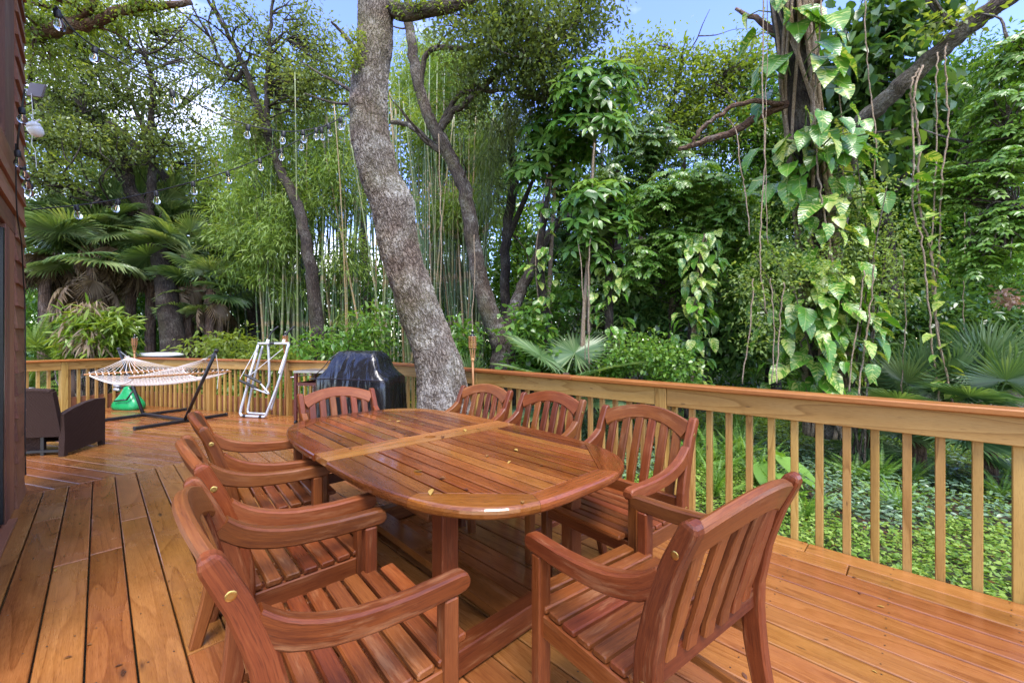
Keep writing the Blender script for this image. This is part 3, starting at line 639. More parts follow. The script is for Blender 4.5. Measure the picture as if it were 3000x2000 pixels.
chairs = [((-0.72, 0.931), 49.3, 'teak armchair nearest the camera on the left side of the table'),
          ((-1.142, 1.454), 47.5, 'middle teak armchair of the three on the left side of the table'),
          ((-1.545, 2.013), 50.0, 'teak armchair farthest back on the left side, nearest the hammock'),
          ((0.60, 1.018), -36.2, 'foreground teak armchair at the near end of the table, seen from behind'),
          ((0.735, 2.237), -129.8, 'teak armchair by the right railing nearest the front, whole seat in view'),
          ((0.28, 2.85), -134.2, 'middle teak armchair of the three along the right railing'),
          ((-0.208, 3.328), -139, 'teak armchair beside the big oak trunk, farthest along the right railing'),
          ((-1.329, 3.119), 137.0, 'teak armchair at the far end of the table in front of the grill cart')]
for i, (p, a, lab) in enumerate(chairs):
    o = chair0 if i == 0 else copy_tree(chair0)
    o.location = (p[0], p[1], 0); o.rotation_euler = (0, 0, -R(a)); tag(o, lab, 'chair', CG)
# ------------------------------------------------------------------ things on the deck
def tri_tube(mb, a, b, r, n=8): mb.tube([a, b], r, n)
def smooth_path(pts, per=6):
    P = np.asarray(pts, float); n = len(P); out = []
    for i in range(n - 1):
        p0, p1, p2, p3 = P[max(i - 1, 0)], P[i], P[i + 1], P[min(i + 2, n - 1)]
        for k in range(per):
            t = k / per; out.append(0.5 * (2 * p1 + (p2 - p0) * t + (2 * p0 - 5 * p1 + 4 * p2 - p3) * t * t + (3 * p1 - p0 - 3 * p2 + p3) * t ** 3))
    out.append(P[-1]); return np.array(out)
def floor_pt(x, y, z=0.0):
    Y = F2 * (CAMH - z) / (y - 782.5); return np.array([(x - 1176) / F2 * Y, Y])
# ---- grill under its cover
gp = np.array([-1.83, 4.98]); grill = thing('covered_grill', 'barbecue grill under a glossy black vinyl cover beside the oak trunk', 'grill', (gp[0], gp[1], 0), R(-14))
def cover_mesh():
    # rounded-rectangular sections from the ground up, with folds
    secs = [(0.01, .50, .30, .035), (0.18, .495, .295, .032), (0.36, .49, .29, .028), (0.54, .485, .285, .020), (0.70, .482, .28, .010), (0.80, .478, .275, .004), (0.825, .465, .265, .003), (0.87, .40, .245, .004), (0.93, .345, .225, .006), (1.02, .315, .20, .005), (1.09, .28, .15, .004), (1.125, .24, .09, .002), (1.13, .20, .05, 0)]
    n = 120; V = []; f = []; rs = np.random.default_rng(5)
    ph = rs.uniform(0, 6.28, 8); fr = [7, 11, 17, 23, 29, 5, 13, 37]; am = [.5, .6, .5, .35, .25, .4, .5, .2]
    for z_, a, b, w in secs:
        for i in range(n):
            t = 2 * math.pi * i / n; c, s = math.cos(t), math.sin(t); k = (abs(c) ** 7 + abs(s) ** 7) ** (-1 / 7)
            fold = sum(A * math.sin(F_ * t + p + z_ * 0.9) for A, F_, p in zip(am, fr, ph)); fold = abs(fold) * 0.55
            sag = 0.02 * math.sin(3 * t + 1) if 0.75 < z_ < 1.0 else 0
            V.append(((a + w * fold) * k * c, (b + w * fold) * k * s, z_ + sag * (1 if z_ < 1.1 else 0)))
    for k in range(len(secs) - 1):
        for i in range(n):
            j = (i + 1) % n; f.append((k * n + i, k * n + j, k * n + n + j, k * n + n + i))
    f.append(tuple(range((len(secs) - 1) * n, len(secs) * n))); return V, f
MB().add(*cover_mesh()).obj('cover', M['tarp'], grill, True)
sm = MB()
for sx in (-1, 1): sm.tube(smooth_path([(sx * .49, -.29, .79), (sx * .47, -.26, .83), (sx * .35, -.24, .93), (sx * .30, -.19, 1.03), (sx * .24, -.08, 1.125)], 4), .005, 5)
sm.tube(smooth_path([(-.49, -.293, .80), (-.2, -.297, .812), (.2, -.296, .805), (.49, -.29, .80)], 4), .005, 5); sm.obj('seam', M['tarp'], grill)
MB().box((0, 0, 0), (.8, .42, .30), None, .02).obj('firebox', M['dark_metal'], grill, loc=(0, 0, .68))
for sx in (-1, 1):
    for sy in (-1, 1): MB().box((0, 0, 0), (.56, .04, .04)).obj('leg', M['dark_metal'], grill, loc=(sx * .36, sy * .18, .28), rot=(0, R(90), 0))
# ---- grill cart
cp = floor_pt(676, 976); cart = thing('grill_cart', 'maroon metal prep cart with a grey steel top and casters', 'cart', (cp[0] + .34, cp[1] + .27, 0), R(-6))
MB().box((0, 0, 0), (.70, .54, .035), None, .004).obj('top', M['steel'], cart, loc=(0, 0, .785))
MB().box((0, 0, 0), (.66, .50, .03)).obj('shelf', M['cart'], cart, loc=(0, 0, .20)); 
dwr = MB()
for y_ in (-.25, .25): dwr.box((0, y_, .60), (.60, .02, .045))
for x_ in (-.32, .32): dwr.box((x_, 0, .60), (.02, .48, .045))
dwr.box((0, 0, .585), (.62, .48, .01)); dwr.obj('tray', M['cart'], cart)
for sx in (-1, 1):
    for sy in (-1, 1):
        l = MB().box((0, 0, 0), (.70, .042, .042), None, .003).obj('leg', M['cart'], cart, loc=(sx * .325, sy * .245, .415), rot=(0, R(90), 0))
        MB().tube([(-.012, 0, 0), (.012, 0, 0)], .032, 12).obj('caster', M['rubber'], cart, loc=(sx * .325, sy * .245, .033))
MB().tube(smooth_path([(-.35, -.20, .70), (-.43, -.20, .70), (-.43, .2, .70), (-.35, .20, .70)], 5), .011, 8).obj('towel_bar', M['steel'], cart, True)
for i in range(4):
    h = MB(); h.tube(smooth_path([(0, 0, 0), (0, -.012, -.01), (0, -.006, -.03)], 3), .003, 5); h.tube([(0, -.008, -.03), (0, -.008, -.19 - .02 * (i % 2))], .006, 6); h.obj('hook', M['steel'], cart, loc=(-.26 + i * .075, -.265, .585))
# ---- folded silver frame against the rear railing
fp = floor_pt(586, 958); fr_ = thing('folding_frame', 'silver tubular exercise frame folded up against the rear railing', 'exercise frame', (fp[0], fp[1], 0), R(-14))
def tube_part(name, pts, r, mat, per=6, n=10): return MB().tube(smooth_path(pts, per), r, n).obj(name, mat, fr_, True)
tube_part('base_tube', [(-.04, .10, 1.18), (-.18, .04, .55), (-.265, -.02, .12), (-.25, -.03, .035), (-.19, -.035, .022), (.17, -.035, .022), (.235, -.03, .04), (.27, -.02, .12), (.42, .06, .62), (.545, .12, 1.20)], .021, M['silver'])
tube_part('inner_tube', [(-.02, .17, 1.16), (-.15, .12, .6), (-.215, .07, .14), (-.20, .06, .06), (-.15, .06, .05), (.14, .06, .05)], .018, M['silver'])
tube_part('inner_tube', [(.47, .20, 1.18), (.43, .16, .95), (.33, .10, .45), (.26, .06, .12)], .018, M['silver'])
tube_part('cross_tube', [(-.04, .10, 1.205), (.2, .11, 1.205), (.55, .12, 1.205)], .02, M['silver'])
tube_part('cross_tube', [(.19, .105, 1.205), (.28, .115, 1.205)], .0225, M['rubber'])
tube_part('upright', [(.13, .13, 1.20), (.135, .14, .9), (.125, .15, .55), (.05, .13, .40)], .019, M['silver'])
for x_, dx in ((.12, .13), (.44, .13)):
    h = tube_part('handle', [(x_, .11, 1.20), (x_ + .03, .13, 1.30), (x_ + .06, .16, 1.40), (x_ + dx, .22, 1.49)], .014, M['rubber'])
    MB().tube([(x_ - .005, .11, 1.19), (x_ + .02, .125, 1.27)], .024, 10).obj('collar', M['white'], h, True)
for a, b, c in (((-.30, -.02, .60), (.02, .02, .47), .024), ((-.16, -.05, .70), (.12, .0, .565), .024)):
    m_ = MB().bar(a, b, .05, .035, ch=.01).obj('pad', M['rubber'], fr_)
tube_part('strut', [(-.02, -.0, .47), (.25, .02, .385)], .012, M['silver']); tube_part('strut', [(.10, -.0, .56), (.26, .02, .39)], .012, M['silver'])
for a, b in (((-.05, .09, .0 + 1.14), (-.28, -.02, .63)), ((.43, .12, 1.12), (-.05, -.03, .70))): MB().tube([a, b], .005, 5).obj('cable', M['white'], fr_)
MB().bar((-.17, .02, .58), (-.06, .09, 1.05), .045, .03, ch=.008).obj('sleeve', M['white'], fr_); MB().bar((.43, .05, .72), (.50, .10, 1.02), .05, .035, ch=.008).obj('sleeve', M['white'], fr_)
for x_ in (-.17, .15): MB().tube([(x_ - .025, -.035, .022), (x_ + .025, -.035, .022)], .0245, 10).obj('foot', M['rubber'], fr_)
# ---- hammock on its stand
Hn = np.array([-5.02, 6.28]); Hf = np.array([-6.10, 6.78]); hd = (Hn - Hf) / np.linalg.norm(Hn - Hf); hq = np.array([-hd[1], hd[0]])
hc = (Hn + Hf) / 2; ham = thing('hammock', 'white rope hammock with wooden spreader bars on a black steel stand', 'hammock', (hc[0], hc[1], 0), math.atan2(hd[1], hd[0]))
hl = np.linalg.norm(Hn - Hf) / 2
MB().bar((-hl, 0, .04), (hl, 0, .04), .045, .045, ch=.006).obj('base_beam', M['dark_metal'], ham)
for sx, nm in ((-1, 'f'), (1, 'n')):
    ft = MB().bar((sx * hl, -.60, .025), (sx * hl, .60, .025), .05, .045, ch=.006).obj('foot', M['dark_metal'], ham)
    for sy in (-1, 1): MB().box((sx * hl, sy * .605, .025), (.056, .03, .052), None, .006).obj('end_cap', M['rubber'], ft)
    tip = (sx * (hl + .80), 0, 1.10)
    arm = MB().tube([(sx * hl, 0, .03), tip], .024, 10).obj('arm', M['dark_metal'], ham, True)
    d_ = Vector((sx * .8, 0, 1.07)).normalized(); MB().tube([np.array(tip) - np.array(d_) * .01, np.array(tip) + np.array(d_) * .025], .028, 10).obj('cap', M['rubber'], arm, True)
    ch = MB(); a = np.array([sx * (hl + .77), 0, 1.07]); b = np.array([sx * (hl + .55), 0, .985])
    for k in range(9):
        p = a + (b - a) * (k + .5) / 9; ring = [(p + np.array([sx * .016 * math.cos(t), .007 * math.sin(t) if k % 2 else 0, (0 if k % 2 else .009 * math.sin(t)) + .006 * math.cos(t)])) for t in np.linspace(0, 6.28, 9)]; ch.tube(ring, .003, 5, False)
    ch.obj('chain', M['steel'], ham)
    rp = b + np.array([-sx * .02, 0, -.01]); MB().tube([rp + np.array([0.03 * math.cos(t), .03 * math.sin(t), .006 * math.cos(t)]) for t in np.linspace(0, 6.283, 17)], .007, 6, False).obj('ring', M['rope'], ham, True)
    bx = sx * .60 if sx > 0 else -.72; MB().bar((bx, -.68, .735), (bx, .68, .735), .042, .024, ch=.008).obj('spreader_bar', M['bamboo_cane'], ham)
    rr = MB()
    for k in range(18):
        y = -.62 + 1.24 * k / 17; q0 = rp + np.array([-sx * .03, 0, -.004]); q1 = np.array([bx, y, .745]); md = (q0 + q1) / 2 + np.array([0, 0, -.015]); rr.tube([q0, md, q1], .0032, 4)
    rr.obj('suspension_rope', M['rope'], ham)
    kn = MB()
    for k in range(18):
        y = -.62 + 1.24 * k / 17; kn.tube(smooth_path([(bx + .02, y, .76), (bx - .02, y + .008, .762), (bx - sx * .05, y, .715)], 3), .006, 5)
    kn.obj('knot', M['rope'], ham)
x0, x1 = -.70, .58
def bed_z(x, y): u = (x - x0) / (x1 - x0); return .715 - .135 * 4 * u * (1 - u) * (0.75 + .25 * (1 - (y / .62) ** 2)) - .03 * (1 - (y / .62) ** 2)
net = MB(); nu, nv_ = 26, 19
def bw(u): return 1 - .10 * 4 * u * (1 - u)
for sgn in (1, -1):
    for k in range(-nu, nv_ + 1):
        pts = []
        for i in range(nu + 1):
            j = k + i if sgn > 0 else k + nu - i
            u = i / nu; v = (j / nv_) * 2 - 1
            if -1.001 <= v <= 1.001: x = x0 + (x1 - x0) * u; y = v * .62 * bw(u); pts.append((x, y, bed_z(x, y) + (.004 * sgn)))
        if len(pts) >= 2: net.tube(pts, .0026, 4, False)
for v in (-1, 1): net.tube([(x0 + (x1 - x0) * u, v * .62 * bw(u), bed_z(x0 + (x1 - x0) * u, v * .62)) for u in np.linspace(0, 1, 21)], .009, 6)
net.obj('rope_net', M['rope'], ham)
MB().tube(smooth_path([(hl + .79, 0.0, 1.08), (hl + .80, .03, .8), (hl + .79, .02, .55)], 4), .004, 5).obj('cord', M['rope'], ham)
# ---- green plastic see-saw body under the hammock
g0 = floor_pt(293, 940); gs = thing('seesaw_toy', 'glossy green moulded plastic toy standing on the deck under the hammock', 'toy', (g0[0], g0[1] + .02, 0), R(-8))
V = []; f = []; n = 28; secs = [(0.0, .24, .13), (.015, .27, .145), (.06, .285, .15), (.12, .27, .14), (.18, .225, .12), (.24, .165, .10), (.30, .115, .085), (.36, .085, .07), (.40, .07, .06), (.42, .045, .04)]
for z_, a, b in secs:
    for i in range(n):
        t = 2 * math.pi * i / n; k = (abs(math.cos(t)) ** 3 + abs(math.sin(t)) ** 3) ** (-1 / 3); V.append((a * k * math.cos(t) + .02 * z_, b * k * math.sin(t), z_ + (0.04 * math.cos(t) ** 2 if z_ < .05 else 0) * 0))
for k in range(len(secs) - 1):
    for i in range(n): j = (i + 1) % n; f.append((k * n + i, k * n + j, k * n + n + j, k * n + n + i))
f += [tuple(range(n - 1, -1, -1)), tuple(range((len(secs) - 1) * n, len(secs) * n))]
MB().add(V, f).obj('body', M['green'], gs, True)
for a, b in (((-.10, -.16, .17), (.16, -.16, .20)), ((.16, -.16, .20), (.22, -.10, .36))): MB().tube([a, b], .014, 8).obj('handlebar', M['dark_metal'], gs, True)
for x_, z_ in ((-.22, .36), (-.22, .43)): MB().tube([(x_ - .05, -.02, z_), (x_ + .06, -.02, z_)], .03, 12).obj('roller', M['silver'], gs, True)
MB().bar((-.20, -.02, .395), (.16, -.02, .395), .05, .04, ch=.008).obj('axle', M['dark_metal'], gs)
# ---- wicker armchair
wc = np.array([-5.24, 4.62]); wk = thing('wicker_armchair', 'dark brown woven wicker armchair seen from behind near the house', 'armchair', (wc[0], wc[1], 0), R(10))
def panel(name, outline, axis, thick, loc, rot=(0, 0, 0)):
    n = len(outline); V = [(x, -thick / 2, z_) for x, z_ in outline] + [(x, thick / 2, z_) for x, z_ in outline]
    f = [tuple(range(n)), tuple(range(2 * n - 1, n - 1, -1))] + [((i + 1) % n, i, n + i, n + (i + 1) % n) for i in range(n)]
    return MB().add(V, f).obj(name, M['wicker'], wk, loc=loc, rot=rot)
side = [(-.27, .0), (-.235, .0)] + [(-.22 + .02 * math.sin(t * 3), .03) for t in (0,)] + [(.24, .06), (.25, 0.0), (.28, .0), (.285, .56), (.15, .565), (.0, .545), (-.15, .505), (-.27, .46), (-.262, .2)]
for sx in (-1, 1): panel('arm_panel', side[::-1], 'x', .055, (sx * .34, 0, 0), (0, 0, R(90)))
bp_ = panel('back_panel', [(-.33, 0), (.33, 0), (.33, .50), (.16, .515), (-.16, .515), (-.33, .50)], 'x', .05, (0, -.23, .22), (R(12), 0, 0))
MB().tube(smooth_path([(-.31, 0, .50), (-.16, 0, .515), (.16, 0, .515), (.31, 0, .50)], 4), .028, 8).obj('top_roll', M['wicker'], bp_, True)
MB().box((0, 0, 0), (.63, .50, .10), None, .01).obj('seat', M['wicker'], wk, loc=(0, .03, .30)); panel('front_panel', [(-.31, 0), (.31, 0), (.31, .22), (-.31, .22)], 'x', .03, (0, .26, .06)); panel('rear_panel', [(-.31, 0), (.06, 0), (.06, .20), (-.31, .20)], 'x', .02, (0, -.12, .05))
for sx in (-.28, .09): MB().box((0, 0, 0), (.27, .035, .035), None, .003).obj('leg', M['dark_metal'], wk, loc=(sx, -.16, .135), rot=(0, R(90), 0))
MB().box((0, 0, 0), (.60, .03, .03), None, .003).obj('rear_bar', M['dark_metal'], wk, loc=(0, -.17, .045))
wk2 = copy_tree_w = None
# ---- bamboo torches
def torch(base, hz, lean, label):
    root = thing('bamboo_torch', label, 'torch', (base[0], base[1], 0), 0, 'bamboo torches tied to the railings')
    lx, ly = lean; c = lambda z_: np.array([lx * z_, ly * z_, z_])
    MB().tube([c(0.02), c(hz * .5) + np.array([.004, 0, 0]), c(hz - .27)], .013, 8).obj('pole', M['bamboo_cane'], root, True)
    for k in range(8):
        t = 2 * math.pi * k / 8; o = np.array([math.cos(t), math.sin(t), 0]); MB().tube([c(hz - .29) + o * .010, c(hz - .20) + o * .024, c(hz - .10) + o * .040, c(hz) + o * .036], .0045, 5).obj('cane_strip', M['bamboo_cane'], root)
    wv = MB()
    for zz in np.linspace(hz - .125, hz - .01, 6): wv.tube([c(zz) + np.array([math.cos(t), math.sin(t), 0]) * (.043 if int(t * 4) % 2 else .039) for t in np.linspace(0, 6.283, 25)], .006, 5, False)
    wv.obj('woven_band', M['bamboo_cane'], root)
    MB().tube([c(hz - .28), c(hz - .27), c(hz - .25), c(hz - .245)], [.014, .021, .021, .012], 8).obj('binding', M['bamboo_cane'], root, True)
    can = MB().add(*[x for x in lathe([(.03, 0), (.033, .01), (.033, .06), (.026, .075), (.013, .08), (.012, .10), (.016, .102), (.016, .118), (.004, .12)], 14)]).obj('fuel_can', M['dark_metal'], root, True, loc=tuple(c(hz - .06))); MB().tube([(0, 0, .11), (.002, 0, .135)], .006, 6).obj('wick', M['rope'], can)
    return root
def rail_pt2(px, off): 
    k = (px - 1176) / F2; Y = (N2 @ C1 - off) / (k * N2[0] + N2[1]); return np.array([k * Y, Y])
def rail_pt3(px, off):
    k = (px - 1176) / F2; Y = (DR - off) / (k * NR[0] + NR[1]); return np.array([k * Y, Y])
torch(rail_pt2(309, .13), 1.30, (0, 0), 'bamboo torch at the far left railing corner behind the hammock'); torch(rail_pt2(655, .12), 1.33, (0, 0), 'bamboo torch against the rear railing beside the silver frame')
torch(rail_pt3(1088, .12), 1.30, (-.012, 0), 'bamboo torch on the railing right of the oak trunk')
# ---- string lights
BULB = MB().add(*lathe([(.0, -.060), (.010, -.058), (.019, -.050), (.0225, -.038), (.020, -.025), (.014, -.014), (.012, -.006), (.012, 0)], 14)).mesh('bulb', M['bulb'], True)
SOCK = MB().add(*lathe([(.0125, -.012), (.0145, -.008), (.0145, .022), (.010, .028), (.006, .032)], 10)).mesh('socket', M['rubber'], True)
FIL = MB().tube([(0, 0, -.008), (.002, 0, -.025), (-.002, 0, -.040)], .0016, 5).mesh('filament', M['filament'])
def string(label, pts, bulbs, r=.0052, scale=1.2, mat=None):
    P = smooth_path(pts, 8); root = tag(MB().tube(P, r, 5).obj('string_light', mat or M['rubber']), label, 'string light', 'string lights from the house to the oak')
    s = np.concatenate([[0], np.cumsum(np.linalg.norm(np.diff(P, axis=0), axis=1))])
    for b in bulbs:
        p = [float(np.interp(b * s[-1], s, P[:, k])) for k in range(3)]
        k = link('socket', SOCK, root, (p[0], p[1], p[2] - .03 * scale), (R(random.uniform(-12, 12)), R(random.uniform(-14, 14)), random.uniform(0, 6)), scale)
        link('bulb', BULB, k, (0, 0, -.010)).visible_shadow = True; link('filament', FIL, k, (0, 0, -.012))
def hw(px, py, off=.05):   # a point on the face of the house wall
    s_ = s_of(px); p = wp(s_, off); return (p[0], p[1], CAMH - (py - 782.5) / F2 * p[1])
oakD = 4.33
string('string light with the nearest large bulb, sagging from the house eave to the oak', [(-2.62, 2.35, 3.17), at(185, 85, 2.75), at(300, 155, 3.0), at(490, 258, 3.4), at(580, 290, 3.6), at(650, 302, 3.8), at(700, 299, 3.95), at(750, 287, 4.1), at(806, 258, oakD - .15)], [.02, .23, .40, .60, .715, .79, .845, .90, .955])
string('lower string light rising from the house corner to the oak trunk', [hw(50, 482, .05), at(250, 462, 3.65), at(420, 424, 3.8), at(560, 380, 3.95), at(700, 315, 4.15), at(806, 258, oakD - .12)], [.10, .20, .31, .42, .53, .64, .72, .80, .88, .955])
string('string light hanging down the house siding', [hw(2, 205, .10), hw(8, 330, .06), hw(20, 368, .06), hw(33, 400, .06), hw(46, 428, .06)], [.1, .35, .55, .75, .93], scale=1.15)
tag(MB().tube(smooth_path([hw(9, 330, .05), hw(18, 480, .04), hw(30, 560, .04), hw(40, 640, .03), hw(44, 700, .03), hw(45, 850, .03), hw(44, 1000, .03), hw(46, 1090, .03)], 6), .004, 5).obj('cable', M['rubber']), 'thin black cable running down the house siding', 'cable')
# ---- lamp and camera on the house corner
fl = thing('solar_panel', 'small grey solar panel on a bracket at the house corner', 'solar panel', tuple(at(84, 208, 3.62)), R(0))
MB().box((0, 0, 0), (.135, .018, .125), None, .003).obj('panel', M['panel'], fl, rot=(R(-8), R(8), 0)); MB().tube([(-.16, .02, .02), (-.05, .03, .0), (0, .01, 0)], .014, 8).obj('bracket', M['steel'], fl, True)
tag(MB().tube(smooth_path([at(72, 215, 3.6), at(76, 280, 3.6), at(73, 330, 3.6), at(80, 345, 3.6), at(84, 385, 3.6)], 5), .003, 4).obj('thin_wire', M['white']), 'thin white wire drooping between solar panel and camera', 'wire')
cm = thing('security_camera', 'white round security camera on the house corner', 'camera', tuple(at(82, 300, 3.62)), R(30))
MB().add(*lathe([(.0, -.055), (.025, -.05), (.045, -.03), (.052, .0), (.052, .02), (.047, .024), (.052, .028), (.05, .05), (.03, .065), (.0, .068)], 18)).obj('dome', M['white'], cm, True, rot=(R(12), R(-20), 0)); MB().tube([(-.10, 0, .05), (-.03, 0, .04)], .022, 8).obj('mount', M['white'], cm, True); MB().bar((-.02, 0, .055), (.03, -.01, .10), .012, .008).obj('antenna', M['white'], cm)
# ---- behind the left railing: pot, jar; behind the rear railing: white board
pb = at(170, 905, 8.35); pot = thing('bowl_planter', 'wide terracotta bowl planter on a pedestal behind the left railing', 'planter', (pb[0], pb[1], -.5), 0)
MB().add(*lathe([(.14, 0), (.16, .03), (.11, .10), (.10, .20), (.2, .26), (.36, .38), (.45, .52), (.465, .56), (.465, .60), (.43, .60), (.42, .57), (.34, .44), (.0, .42)], 28)).obj('bowl', M['terracotta'], pot, True); MB().add(*lathe([(.42, 0), (.42, .03), (0, .06)], 20)).obj('soil', M['soil'], pot, loc=(0, 0, .52)); MB().tube([(0, 0, .5), (.02, 0, .9), (-.02, 0, 1.2)], [.12, .10, .085], 10).obj('stump', M['palm_bark'], pot, True)
jb = at(68, 898, 7.3); jar = thing('glass_lantern', 'clear glass lantern behind the left railing beside the house', 'lantern', (jb[0], jb[1], -.5), 0)
MB().add(*lathe([(.13, 0), (.13, .02), (.05, .05), (.04, .50), (.14, .54), (.14, .56), (.0, .56)], 16)).obj('pedestal', M['white'], jar, True); MB().add(*lathe([(.11, 0), (.115, .02), (.10, .18), (.085, .30), (.075, .31)], 16)).obj('glass', M['jar'], jar, True, loc=(0, 0, .57)); MB().add(*lathe([(.08, 0), (.085, .02), (.05, .04), (0, .045)], 16)).obj('lid', M['steel'], jar, True, loc=(0, 0, .88))
bpz = at(355, 815, 8.9); bd = thing('paddle_board', 'white paddle board with a dark underside lying behind the rear railing', 'board', (bpz[0], bpz[1], 0), R(-12))
bpz_top = float(bpz[2])
def hull(z0, z1, k0, k1, N=28):
    V = []
    for zz, k in ((z0, k0), (z0 + .5 * (z1 - z0), 1.0), (z1, k1)):
        for i in range(N): t = 2 * math.pi * i / N; c, s = math.cos(t), math.sin(t); q = (abs(c) ** 2.6 + abs(s) ** 2.6) ** (-1 / 2.6); V.append((.62 * k * q * c, .33 * k * q * s, zz))
    f = [tuple(range(N - 1, -1, -1)), tuple(range(2 * N, 3 * N))]
    for r_ in range(2):
        for i in range(N): j = (i + 1) % N; f.append((r_ * N + i, r_ * N + j, r_ * N + N + j, r_ * N + N + i))
    return V, f
MB().add(*hull(bpz_top - .06, bpz_top - .02, .93, .99)).obj('underside', M['rubber'], bd, True); MB().add(*hull(bpz_top - .019, bpz_top + .05, .99, .82)).obj('deck_shell', M['white'], bd, True); MB().box((-.15, -.05, bpz_top + .052), (.30, .10, .006), None, .001).obj('deck_pad', M['rubber'], bd)
for x_ in (-.4, .4): MB().box((x_, 0, (bpz_top - .06 - .5) / 2), (.06, .5, bpz_top - .06 + .5)).obj('stand', M['red'], bd)
# ---- fallen leaves
def dry_leaf_mesh(seed):
    rs = np.random.default_rng(seed); n = 6; V = [(0, 0, .002)]; w = [0, .5, .8, .75, .45, 0]
    V = []; f = []
    cv = rs.uniform(.1, .5); 
    for i, a in enumerate(w):
        x = i / 5; zc = .16 * cv * math.sin(x * 3.1) + .02
        V += [(x - .5, -a * .26, zc + .14 * a * cv), (x - .5, 0, zc), (x - .5, a * .26, zc + .10 * a)]
    for i in range(5): f += [(3 * i, 3 * i + 1, 3 * i + 4, 3 * i + 3), (3 * i + 1, 3 * i + 2, 3 * i + 5, 3 * i + 4)]
    mb = MB().add(V, f); me = mb.mesh('fallen_leaf', M['l_dry'], True); t = me.attributes.new('tint', 'FLOAT', 'POINT'); t.data.foreach_set('value', [.5] * len(V)); return me
DL = [dry_leaf_mesh(i) for i in range(5)]
def table_pt(px, py): p = floor_pt(px, py, TZ); return (p[0], p[1], TZ + .003)
for px, py in ((932, 1002), (968, 975), (905, 985), (1017, 1005), (1068, 989), (1098, 986), (780, 1010), (805, 1031), (895, 966), (915, 969), (955, 962), (1070, 1125), (1200, 1155), (960, 1084), (1170, 1063), (1245, 1070), (1050, 990), (1015, 1100), (990, 1132), (1185, 1035), (1120, 1048)):
    p = table_pt(px * 1.0, py * 1.0)
    o = link('fallen_leaf', random.choice(DL), None, p, (random.uniform(-.2, .2), random.uniform(-.2, .2), random.uniform(0, 6.3)), random.uniform(.025, .048)); tag(o, 'small fallen yellow-brown leaf lying on the wet tabletop', 'leaf', 'fallen leaves on the table')
for k in range(26):
    while True:
        px, py = random.uniform(60, 2300), random.uniform(950, 1560); p = floor_pt(px, py)
        if NR @ p < DR - .1 and NR @ p > WALL_D + .15 and N2 @ p < N2 @ C1 - .1 and p[1] > .8 and not (abs((p - TC) @ WT) < .95 and abs((p - TC) @ UT) < 1.1): break
    o = link('fallen_leaf', random.choice(DL), None, (p[0], p[1], .003), (random.uniform(-.2, .2), random.uniform(-.2, .2), random.uniform(0, 6.3)), random.uniform(.018, .034)); tag(o, 'small fallen leaf lying on the wet deck boards', 'leaf', 'fallen leaves on the deck')
# ------------------------------------------------------------------ vegetation
GZ = -0.5
def unit(a): return a / (np.linalg.norm(a, axis=-1, keepdims=True) + 1e-9)
class Leaves:
    def __init__(s): s.P = []; s.D = []; s.N = []; s.L = []; s.W = []; s.T = []
    def add(s, P, D, N, L, W, T):
        n = len(P); s.P.append(np.asarray(P)); s.D.append(unit(np.broadcast_to(D, (n, 3)))); s.N.append(np.broadcast_to(N, (n, 3)))
        s.L.append(np.broadcast_to(L, (n,))); s.W.append(np.broadcast_to(W, (n,))); s.T.append(np.broadcast_to(T, (n,))); return s
    def mesh(s, name, mat, fold=.18, droop=.12, uv=False, six=False):
        P, D, N, L, Wd, T = (np.concatenate(x) for x in (s.P, s.D, s.N, s.L, s.W, s.T)); n = len(P)
        Sd = unit(np.cross(N, D)); N = np.cross(D, Sd); L = L[:, None]; Wd = Wd[:, None]
        if six:
            V = np.stack([P, P + D * L * .30 + Sd * Wd * .46 + N * Wd * fold, P + D * L * .68 + Sd * Wd * .40 + N * (Wd * fold - L * droop * .5), P + D * L - N * L * droop, P + D * L * .68 - Sd * Wd * .40 + N * (Wd * fold - L * droop * .5), P + D * L * .30 - Sd * Wd * .46 + N * Wd * fold, P + D * L * .5 - N * L * droop * .2], 1); k = 7
            q = np.array([[0, 1, 6, 5], [1, 2, 3, 6], [5, 6, 3, 4]])
            uvs = np.array([[.5, 0], [1, .3], [1, .7], [.5, 1], [0, .7], [0, .3], [.5, .5]])
        else:
            V = np.stack([P, P + D * L * .45 + Sd * Wd * .5 + N * Wd * fold, P + D * L - N * L * droop, P + D * L * .45 - Sd * Wd * .5 + N * Wd * fold], 1); k = 4; q = np.array([[0, 1, 2, 3]])
            uvs = np.array([[.5, 0], [1, .5], [.5, 1], [0, .5]])
        F = (q[None] + (np.arange(n) * k)[:, None, None]).reshape(-1, 4); nf = len(F)
        me = bpy.data.meshes.new(name); me.vertices.add(n * k); me.vertices.foreach_set('co', V.astype(np.float32).ravel())
        me.loops.add(nf * 4); me.loops.foreach_set('vertex_index', F.astype(np.int32).ravel()); me.polygons.add(nf); me.polygons.foreach_set('loop_start', np.arange(0, nf * 4, 4, dtype=np.int32))
        me.update(calc_edges=True); t = me.attributes.new('tint', 'FLOAT', 'POINT'); t.data.foreach_set('value', np.repeat(T, k).astype(np.float32))
        if uv: u = me.uv_layers.new(name='UVMap'); u.data.foreach_set('uv', uvs[F % k].astype(np.float32).ravel())
        me.materials.append(mat); return me
    def obj(s, name, mat, parent=None, **k): return link(name, s.mesh(name, mat, **k), parent)
def rdir(n, zlo=-1, zhi=1):
    z_ = RNG.uniform(zlo, zhi, n); a = RNG.uniform(0, 2 * np.pi, n); r = np.sqrt(1 - z_ * z_); return np.stack([r * np.cos(a), r * np.sin(a), z_], 1)
